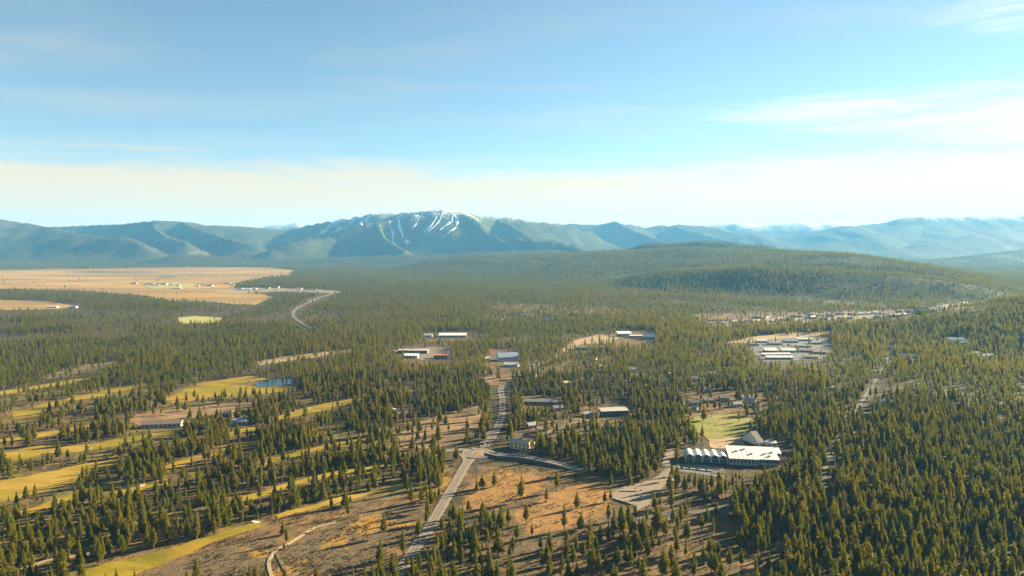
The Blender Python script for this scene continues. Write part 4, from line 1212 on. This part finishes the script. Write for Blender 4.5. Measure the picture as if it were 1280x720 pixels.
cb, cg, cw = car_meshes()
GLM = cg.mesh('window_band', M['glass']); WHM = cw.mesh('wheel', M['tyre'])
BODY = {k: cb.mesh('body', v) for k, v in MC.items()}
def car(px, py, rot, col, label, group=None):
    p = at(px, py)
    o = link('parked_car' if group else 'car', None, None, label=label, category='car', group=group)
    o.location = (float(p[0]), float(p[1]), float(p[2]) + (0.43 if group else 0.60))
    o.rotation_euler = (0, 0, R(rot))
    link('body', BODY[col], o); link('window_band', GLM, o)
    for sx in (-1.4, 1.4):
        for sy in (-0.82, 0.82):
            w_ = link('wheel', WHM, o); w_.location = (sx, sy, 0)
A, Bq = np.array((849, 585.5)), np.array((889, 589.5))
cols = ['white', 'dark', 'white', 'silver', 'dark', 'white', 'white', 'dark', 'silver', 'white', 'white', 'blue', 'white', 'silver']
seen = {}
for i, cl in enumerate(cols):
    q = A + (Bq - A) * i / (len(cols) - 1)
    seen[cl] = seen.get(cl, 0) + 1
    tot = cols.count(cl)
    lb = f"{ORD[seen[cl] - 1]} {cl} car from the left in the row before the hall" if tot > 1 else f"only {cl} car in the parked row before the hall"
    car(q[0], q[1], 78, cl, lb, 'cars parked before the hall')
car(525, 676, 62, 'white', "white car driving on the main road near the bottom edge")
car(592, 562, 20, 'white', "white car entering the roundabout from the left")
car(606, 556, 70, 'silver', "silver car just above the roundabout")
car(630, 505, 88, 'dark', "dark car on the shaded stretch of the main road")
car(660, 575.5, 172, 'blue', "blue car on the pale side road")

# ------------------------------------------------------------------ pines
HT = 18.0


def pine_mesh(seed, tiers, per, core_sides, style):
    """a ragged crown of drooping needle sprays round a thin inner core; returns crown (V,F) and trunk (V,F)"""
    rr = random.Random(seed)
    V = []; F = []
    base = style['base'] * HT
    def prof(t):                       # t 0 at the lowest branch, 1 at the tip
        return style['w'] * ((1 - t) ** style['p']) * min(1, 0.5 + t * style['q'])
    lop = rr.uniform(0, 6.28)
    for i in range(tiers):
        t = (i + rr.uniform(-0.3, 0.3)) / tiers
        t = min(max(t, 0), 0.985)
        z = base + (HT - base) * t
        gap = rr.random()
        for j in range(per):
            a = 2 * math.pi * (j + rr.uniform(-0.45, 0.45)) / per + i * 2.4
            L = prof(t) * rr.uniform(0.62, 1.22) * (1 + style['lop'] * math.cos(a - lop))
            if gap < 0.18: L *= 0.6
            if rr.random() < 0.08: L *= 1.3
            L = max(L, 0.25)
            ca, sa = math.cos(a), math.sin(a)
            droop = rr.uniform(-0.02, 0.38) * L - 0.25 * (t > 0.75) * L
            wd = L * rr.uniform(0.30, 0.46) * (6.0 / per) ** 0.5 + 0.15
            for kk in range(2):
                tilt = rr.uniform(-0.5, 0.5) if kk == 0 else rr.uniform(0.9, 1.5) * rr.choice((-1, 1))
                ux, uy, uz = -sa * math.cos(tilt), ca * math.cos(tilt), math.sin(tilt)
                m0 = 0.34 * L; m1 = L * rr.uniform(0.5, 0.66); m2 = L * (1.0 if kk == 0 else 0.86)
                zz = z + (0.0 if kk == 0 else rr.uniform(-0.3, 0.3))
                b = len(V)
                V += [(ca * m0, sa * m0, zz + 0.12 * L), (ca * m1 + ux * wd, sa * m1 + uy * wd, zz - droop * 0.45 + uz * wd - 0.06 * L),
                      (ca * m2, sa * m2, zz - droop), (ca * m1 - ux * wd, sa * m1 - uy * wd, zz - droop * 0.45 - uz * wd + 0.04 * L),
                      (ca * m1, sa * m1, zz - droop * 0.35 + 0.14 * L)]
                F += [(b, b + 1, b + 4), (b + 1, b + 2, b + 4), (b + 2, b + 3, b + 4), (b + 3, b, b + 4)]
    # leader
    b = len(V)
    V += [(0.22, 0, HT * 0.93), (-0.12, 0.2, HT * 0.93), (-0.1, -0.2, HT * 0.93), (0, 0, HT * 1.02)]
    F += [(b, b + 1, b + 3), (b + 1, b + 2, b + 3), (b + 2, b, b + 3)]
    # inner core
    lv = 10 if core_sides > 4 else 5
    b = len(V)
    for i in range(lv):
        t = i / (lv - 1)
        for j in range(core_sides):
            a = 2 * math.pi * j / core_sides + i
            rad = prof(min(t, 0.97)) * 0.66 * rr.uniform(0.62, 1.3)
            V.append((math.cos(a) * rad, math.sin(a) * rad, base + 0.4 + (HT * 0.95 - base) * t + rr.uniform(-0.3, 0.3)))
    for i in range(lv - 1):
        for j in range(core_sides):
            q = [b + i * core_sides + j, b + i * core_sides + (j + 1) % core_sides, b + (i + 1) * core_sides + (j + 1) % core_sides, b + (i + 1) * core_sides + j]
            F += [(q[0], q[1], q[2]), (q[0], q[2], q[3])]
    TV = []; TF = []
    n = 6 if core_sides > 4 else 4
    lean = rr.uniform(-0.2, 0.2)
    lev = [(-0.8, 0.42), (0.5, 0.34), (base + 1, 0.24), (HT * 0.6, 0.15), (HT * 0.92, 0.05)]
    if core_sides <= 4: lev = [(-0.8, 0.4), (HT * 0.5, 0.18)]
    for (z, r0) in lev:
        for j in range(n):
            a = 2 * math.pi * j / n
            TV.append((r0 * math.cos(a) + lean * math.sin(z / HT * 3), r0 * math.sin(a), z))
    for i in range(len(lev) - 1):
        for j in range(n):
            q = [i * n + j, i * n + (j + 1) % n, (i + 1) * n + (j + 1) % n, (i + 1) * n + j]
            TF += [(q[0], q[1], q[2]), (q[0], q[2], q[3])]
    return V, F, TV, TF


STYLES = [  # words that are true of the variant, and its shape
    ("slender", dict(base=0.12, w=2.5, p=0.85, q=3.0, lop=0.05)),
    ("broad", dict(base=0.12, w=3.9, p=0.90, q=3.0, lop=0.08)),
    ("columnar", dict(base=0.18, w=2.4, p=0.50, q=3.0, lop=0.08)),
    ("round-topped", dict(base=0.28, w=3.2, p=0.52, q=2.5, lop=0.15)),
    ("lopsided", dict(base=0.22, w=3.1, p=0.66, q=2.5, lop=0.35)),
    ("bare-trunked", dict(base=0.40, w=3.0, p=0.6, q=2.5, lop=0.12)),
    ("tapering", dict(base=0.07, w=3.6, p=1.0, q=4.0, lop=0.05)),
    ("ragged", dict(base=0.25, w=3.2, p=0.75, q=2.0, lop=0.20)),
]
NEARM = []
for i, (wds, st) in enumerate(STYLES):
    V, F, TV, TF = pine_mesh(100 + i, 18 if i == 7 else 24, 6, 6, st)
    NEARM.append((new_mesh('crown', V, F, M['foliage']), new_mesh('trunk', TV, TF, M['bark'])))


def joined(seed, tiers, per, sides, st):
    V, F, TV, TF = pine_mesh(seed, tiers, per, sides, st)
    me = bpy.data.meshes.new('pine')
    me.from_pydata(V + TV, [], F + [tuple(v + len(V) for v in f) for f in TF])
    me.materials.append(M['foliage']); me.materials.append(M['bark'])
    me.polygons.foreach_set('material_index', [0] * len(F) + [1] * len(TF))
    me.update()
    return me


LOD = bpy.data.collections.new("pine_shapes")          # shapes for the forest object's geometry nodes; not linked to the scene
for i, (wds, st) in enumerate(STYLES):
    o = bpy.data.objects.new(f"shape_{i:02d}", joined(200 + i, 18 if i == 7 else 22, 6, 6, st)); LOD.objects.link(o)
for i, (wds, st) in enumerate(STYLES):
    o = bpy.data.objects.new(f"shape_{i + 8:02d}", joined(300 + i, 9, 5, 4, st)); LOD.objects.link(o)


def density_and_place():
    bands = [(330, 1250, 8.8), (1250, 2800, 11.0), (2800, 5600, 15.0), (5600, 9000, 21.0), (9000, 15500, 27.0)]
    allp = []
    for (r0, r1, s) in bands:
        half = R(46 if r1 < 3000 else 42)
        nx = int(r1 * math.sin(half) / s)
        gx, gy = np.meshgrid(np.arange(-nx, nx + 1), np.arange(int(r0 * math.cos(half) / s), int(r1 / s) + 1))
        x = (gx.ravel() + rng.uniform(-0.48, 0.48, gx.size)) * s; y = (gy.ravel() + rng.uniform(-0.48, 0.48, gx.size)) * s
        r = np.hypot(x, y); a = np.arctan2(x, y)
        m = (r >= r0) & (r < r1) & (np.abs(a) < half)
        allp.append(np.stack([x[m], y[m], np.full(m.sum(), s)], -1))
    P = np.concatenate(allp)
    x, y, s = P.T
    z, zone = H(x, y, True)
    r = np.hypot(x, y)
    names = [""] + [h[0] for h in HILLS]
    zn = np.array([names.index(n) for n in ("snowy_ridge", "distant_peaks", "snowy_range")])
    ok = ~np.isin(zone, zn) | (z < 900)
    n1 = fbm(x / 260, y / 260, 41, 3); n2 = fbm(x / 60, y / 60, 43, 2)
    dens = np.clip(0.80 + (n1 - 0.5) * 1.1 + (n2 - 0.5) * 0.7, 0.12, 1.0)
    n0 = fbm(x / 900, y / 900, 47, 3)
    dens = np.where(r > 2400, np.clip(0.78 + (n1 - 0.5) * 1.6 + (n0 - 0.5) * 1.3, 0.04, 1), dens)
    dens = np.where(zone == names.index("ski_mountain"), dens * np.clip((1080 - z) / 260, 0.15, 0.9), dens)
    u = rng.uniform(0, 1, len(x))
    hgt = np.clip(rng.normal(1.10, 0.25, len(x)), 0.45, 1.75) * (0.85 + 0.3 * n1)
    hgt = hgt * (1 + 0.10 * np.clip((x - 120) / 250, 0, 1))
    young = rng.uniform(0, 1, len(x)) < 0.13
    hgt = np.where(young, hgt * 0.55, hgt)
    hgt = np.where(s > 15, hgt * 1.15, hgt)
    px, pyb, zc = project(x, y, z)
    _, pyt, _ = project(x, y, z + hgt * HT * 0.92)
    sp = np.ones(len(x))
    for poly, d in SPARSE:
        m = in_poly(px, pyb, poly)
        # clumps: thin stands keep groups together rather than even spacing
        cl = np.clip(d + (fbm(x / 34, y / 34, 61, 2) - 0.5) * 2.2 * min(1, d * 2.2), 0.01, 1) if d < 0.8 else d
        sp = np.where(m, np.minimum(sp, cl), sp)
    keep = ok & (u < dens * sp)
    # what the photo shows as open ground stays open: test points up the tree's height
    near = r < 9900
    for ci, (poly, d) in enumerate(CLEAR):
        P_ = np.array(poly)
        cand = keep & near & (px > P_[:, 0].min() - 3) & (px < P_[:, 0].max() + 3) & (pyb > P_[:, 1].min() - 2) & (pyt < P_[:, 1].max() + 2)
        idx = np.nonzero(cand)[0]
        if len(idx) == 0: continue
        hit = np.zeros(len(idx), bool); low = np.zeros(len(idx), bool)
        for f in (0.0, 0.2, 0.4, 0.6, 0.8, 1.0):
            q = in_poly(px[idx], pyb[idx] + (pyt[idx] - pyb[idx]) * f, poly)
            hit |= q
            if f < 0.3: low |= q
        kp = np.where(low | (ci >= SOFT_EDGE), d, max(d, 0.42))
        keep[idx[hit & (rng.uniform(0, 1, len(idx)) > kp)]] = False
    for Rw, rd in zip(ROAD_W, ROADS):
        lo = Rw.min(0) - 20; hi = Rw.max(0) + 20
        idx = np.nonzero(keep & (x > lo[0]) & (x < hi[0]) & (y > lo[1]) & (y < hi[1]))[0]
        if len(idx) == 0: continue
        dd = np.full(len(idx), 1e9)
        for q in Rw[::2]:
            dd = np.minimum(dd, np.hypot(x[idx] - q[0], y[idx] - q[1]))
        keep[idx[dd < rd[2] / 2 + (2.8 if rd[0] == 'forest_road' else 3.0)]] = False
    keep &= np.hypot(x - RB[0], y - RB[1]) > 30
    for hx, hy, hr in HOUSE_BASES:
        idx = np.nonzero(keep & (np.abs(x - hx) < hr) & (np.abs(y - hy) < hr))[0]
        keep[idx] = False
    # ski runs stay open
    for lb, pts, wd in RUNS:
        Q = at_many(pts)
        for a, bb in zip(Q[:-1], Q[1:]):
            for t in np.linspace(0, 1, 12):
                q = a + (bb - a) * t
                keep &= np.hypot(x - q[0], y - q[1]) > wd * 0.75
    k = np.nonzero(keep)[0]
    tint = np.clip(0.42 + (n1[k] - 0.5) * 0.9 + rng.normal(0, 0.30, len(k)), 0, 1)
    tint = np.clip(tint + np.where(r[k] > 1500, (fbm(x[k] / 420, y[k] / 650, 83, 3) - 0.5) * 1.3 - 0.10, 0), 0, 1)
    tint = np.where((tint > 0.96) & (rng.uniform(0, 1, len(k)) > 0.35), 0.9, tint)
    tint = np.where(px[k] < 600, np.clip(tint + 0.08, 0, 1), tint)
    return dict(x=x[k], y=y[k], z=z[k], s=hgt[k], r=r[k], px=px[k], py=pyb[k], pt=pyt[k], tint=tint, wf=rng.uniform(0.92, 1.5, len(k)), style=rng.integers(0, 8, len(k)), rot=rng.uniform(0, 6.283, len(k)))


T = density_and_place()
print("TREES", len(T['x']))
# the 300 that show largest in the photo become things of their own
inframe = (T['px'] > 4) & (T['px'] < 1276) & (T['py'] < 724) & (T['pt'] > 0)
size = np.where(inframe, (T['py'] - T['pt']), 0)
order = np.argsort(-size)[:300]
PLACE = [  # where in the scene, first match wins
    ([(60, 725), (84, 722), (330, 650), (345, 665), (330, 725)], "along the yellow bottom fairway"),
    ([(320, 725), (345, 660), (540, 625), (545, 650), (505, 712), (500, 725)], "on the sage flat left of the main road"),
    ([(500, 725), (545, 648), (600, 650), (640, 672), (640, 725)], "in the grove right of the main road"),
    ([(640, 725), (640, 640), (770, 640), (780, 725)], "on the brown open flat at the bottom centre"),
    ([(770, 725), (770, 600), (905, 600), (905, 725)], "on the open flat below the white roofed hall"),
    ([(905, 725), (905, 600), (985, 600), (1000, 725)], "in the clump below the white roofed hall"),
    ([(-20, 725), (-20, 630), (84, 640), (84, 725)], "in the bottom left corner woods"),
    ([(84, 722), (84, 600), (330, 600), (330, 652)], "in the woods above the bottom fairway"),
    ([(-20, 640), (-20, 560), (330, 560), (330, 640)], "by the orange fairway"),
    ([(330, 660), (330, 540), (560, 540), (560, 640)], "in the woods left of the main road"),
    ([(985, 725), (985, 600), (1100, 600), (1130, 725)], "in the forest at the bottom right"),
    ([(1100, 725), (1100, 560), (1300, 560), (1300, 725)], "in the bottom right corner forest"),
]
labels = {}
info = []
for i in order:
    pxy = np.array([T['px'][i]]), np.array([min(T['py'][i], 721)])
    where = "in the forest of the foreground"
    for poly, w_ in PLACE:
        if in_poly(*pxy, poly)[0]:
            where = w_; break
    s_ = T['s'][i]
    sz = "towering" if s_ > 1.5 else "tall" if s_ > 1.3 else "mid-sized" if s_ > 1.05 else "short"
    ti = T['tint'][i]
    co = "dark-green" if ti < 0.22 else "green" if ti < 0.45 else "yellow-green" if ti < 0.72 else "golden"
    lb = f"{sz} {co} {STYLES[T['style'][i]][0]} pine {where}"
    labels.setdefault(lb, []).append(i)
for lb, ids in labels.items():
    ids.sort(key=lambda i: T['px'][i])
    for q, i in enumerate(ids):
        l2 = lb
        if len(ids) == 2:
            l2 = lb.replace(" pine ", " pine, %s of two, " % ("left" if q == 0 else "right"))
        elif len(ids) > 2:
            l2 = lb.replace(" pine ", " pine, %s from left, " % ("first second third fourth fifth sixth seventh eighth ninth tenth".split()[min(q, 9)]))
        info.append((i, l2))
for i, lb in info:
    cm, tm = NEARM[T['style'][i]]
    root = link('pine_tree', None, None, label=lb, category='tree', group='pines standing in the foreground')
    root.location = (float(T['x'][i]), float(T['y'][i]), float(T['z'][i]))
    root.rotation_euler = (0, 0, float(T['rot'][i]))
    s_ = float(T['s'][i]); root.scale = (s_ * float(T['wf'][i]), s_ * float(T['wf'][i]), s_)
    c_ = link('crown', cm, root); c_['tint'] = float(T['tint'][i])
    link('trunk', tm, root)


def scatter(name, coll, x, y, z, s, tint, idx, rot, label, cat, wf=1.0):
    me = bpy.data.meshes.new(name)
    n = len(x)
    me.vertices.add(n)
    me.vertices.foreach_set('co', np.stack([x, y, z], -1).astype(np.float32).ravel())
    for nm, arr, ty in (('size', s, 'FLOAT'), ('width', s * wf, 'FLOAT'), ('tint', tint, 'FLOAT'), ('turn', rot, 'FLOAT'), ('pick', idx, 'INT')):
        a_ = me.attributes.new(nm, ty, 'POINT')
        a_.data.foreach_set('value', np.ascontiguousarray(arr, dtype=np.float32 if ty == 'FLOAT' else np.int32))
    o = link(name, me, kind='stuff', label=label, category=cat)
    ng = bpy.data.node_groups.new(name + "_nodes", 'GeometryNodeTree')
    ng.interface.new_socket('Geometry', in_out='INPUT', socket_type='NodeSocketGeometry')
    ng.interface.new_socket('Geometry', in_out='OUTPUT', socket_type='NodeSocketGeometry')
    k = NT(ng)
    gi = k.n('NodeGroupInput'); go = k.n('NodeGroupOutput')
    ci = k.n('GeometryNodeCollectionInfo', transform_space='ORIGINAL', ins={'Collection': coll, 'Separate Children': True, 'Reset Children': True})
    def attr(nm, ty):
        return k.n('GeometryNodeInputNamedAttribute', data_type=ty, ins={'Name': nm}).outputs['Attribute']
    rv = k.n('ShaderNodeCombineXYZ', ins={2: attr('turn', 'FLOAT')}).outputs[0]
    sv = k.n('ShaderNodeCombineXYZ', ins={0: attr('width', 'FLOAT'), 1: attr('width', 'FLOAT'), 2: attr('size', 'FLOAT')}).outputs[0]
    ip = k.n('GeometryNodeInstanceOnPoints', ins={'Points': gi.outputs[0], 'Instance': ci.outputs[0], 'Pick Instance': True, 'Instance Index': attr('pick', 'INT'),
                                                  'Rotation': rv, 'Scale': sv})
    ng.links.new(ip.outputs[0], go.inputs[0])
    md = o.modifiers.new("scatter", 'NODES')
    md.node_group = ng
    return o


rest = np.ones(len(T['x']), bool); rest[order] = False
idx = np.where(T['r'] < 1500, T['style'], T['style'] + 8)
scatter('pine_forest', LOD, T['x'][rest], T['y'][rest], T['z'][rest], T['s'][rest], T['tint'][rest], idx[rest], T['rot'][rest],
        "pine forest covering the valley and the slopes behind the nearest trees", 'forest', T['wf'][rest])

# ------------------------------------------------------------------ sage brush on the open ground
SH = bpy.data.collections.new("shrub_shapes")
for q in range(4):
    rr = random.Random(q)
    V = []; F = []
    for i in range(16):
        a = rr.uniform(0, 6.28); e = rr.uniform(0.1, 1.4); L = rr.uniform(0.6, 1.1)
        ca, sa = math.cos(a), math.sin(a)
        p = Vector((ca * math.cos(e), sa * math.cos(e), math.sin(e))) * L
        sd_ = Vector((-sa, ca, rr.uniform(-0.4, 0.4))) * 0.34
        b = len(V)
        V += [tuple(p * 0.1), tuple(p * 0.7 + sd_), tuple(p), tuple(p * 0.7 - sd_)]
        F += [(b, b + 1, b + 2), (b, b + 2, b + 3)]
    SH.objects.link(bpy.data.objects.new(f"shrub_{q}", new_mesh('shrub', V, F, M['shrub'])))
nx = 120000
a = rng.uniform(-R(44), R(44), nx); r = np.sqrt(rng.uniform(420 ** 2, 1350 ** 2, nx))
x = np.sin(a) * r; y = np.cos(a) * r; z = H(x, y)
px, py, _ = project(x, y, z)
w_ = np.full(nx, 0.15)
for poly, d in SPARSE:
    w_ = np.where(in_poly(px, py, poly), 0.75 if d < 0.35 else 0.4, w_)
for p in FAIRWAYS:
    w_ = np.where(in_poly(px, py, p[3]), 0.0, w_)
for p in PATCHES:
    w_ = np.where(in_poly(px, py, p[4]), 0.03, w_)
for kd, poly in SOFT:
    w_ = np.where(in_poly(px, py, poly), 1.0 if kd == 'sage_flat' else 0.45, w_)
w_ = w_ * np.clip(0.5 + (fbm(x / 25, y / 25, 71, 3) - 0.5) * 3, 0, 1)
kp_ = rng.uniform(0, 1, nx) < w_
for Rw, rd in zip(ROAD_W, ROADS):
    for q in Rw:
        kp_ &= np.hypot(x - q[0], y - q[1]) > rd[2] / 2 + 2
kp_ &= np.hypot(x - RB[0], y - RB[1]) > 24
scatter('sage_brush', SH, x[kp_], y[kp_], z[kp_] + 0.2, rng.uniform(0.6, 2.0, nx)[kp_], rng.uniform(0, 1, nx)[kp_], rng.integers(0, 4, nx)[kp_], rng.uniform(0, 6.28, nx)[kp_],
        "low sage brush dotted over the open ground", 'brush')

# ------------------------------------------------------------------ air
hz = bpy.data.materials.new("haze_air")
hz.use_nodes = True
t = hz.node_tree
t.nodes.clear()
k = NT(t)
out = k.n('ShaderNodeOutputMaterial')
pv = k.n('ShaderNodeVolumePrincipled', ins={'Color': HAZE_COLOR, 'Density': HAZE_DENSITY, 'Anisotropy': HAZE_ANISO})
t.links.new(pv.outputs[0], out.inputs['Volume'])
g = MB(); g.box(-27500, -27500, -15, 27500, 27500, 1420)
link('haze', g.mesh('haze', hz), kind='stuff', label="thin blue air between the viewer and the mountains", category='haze')
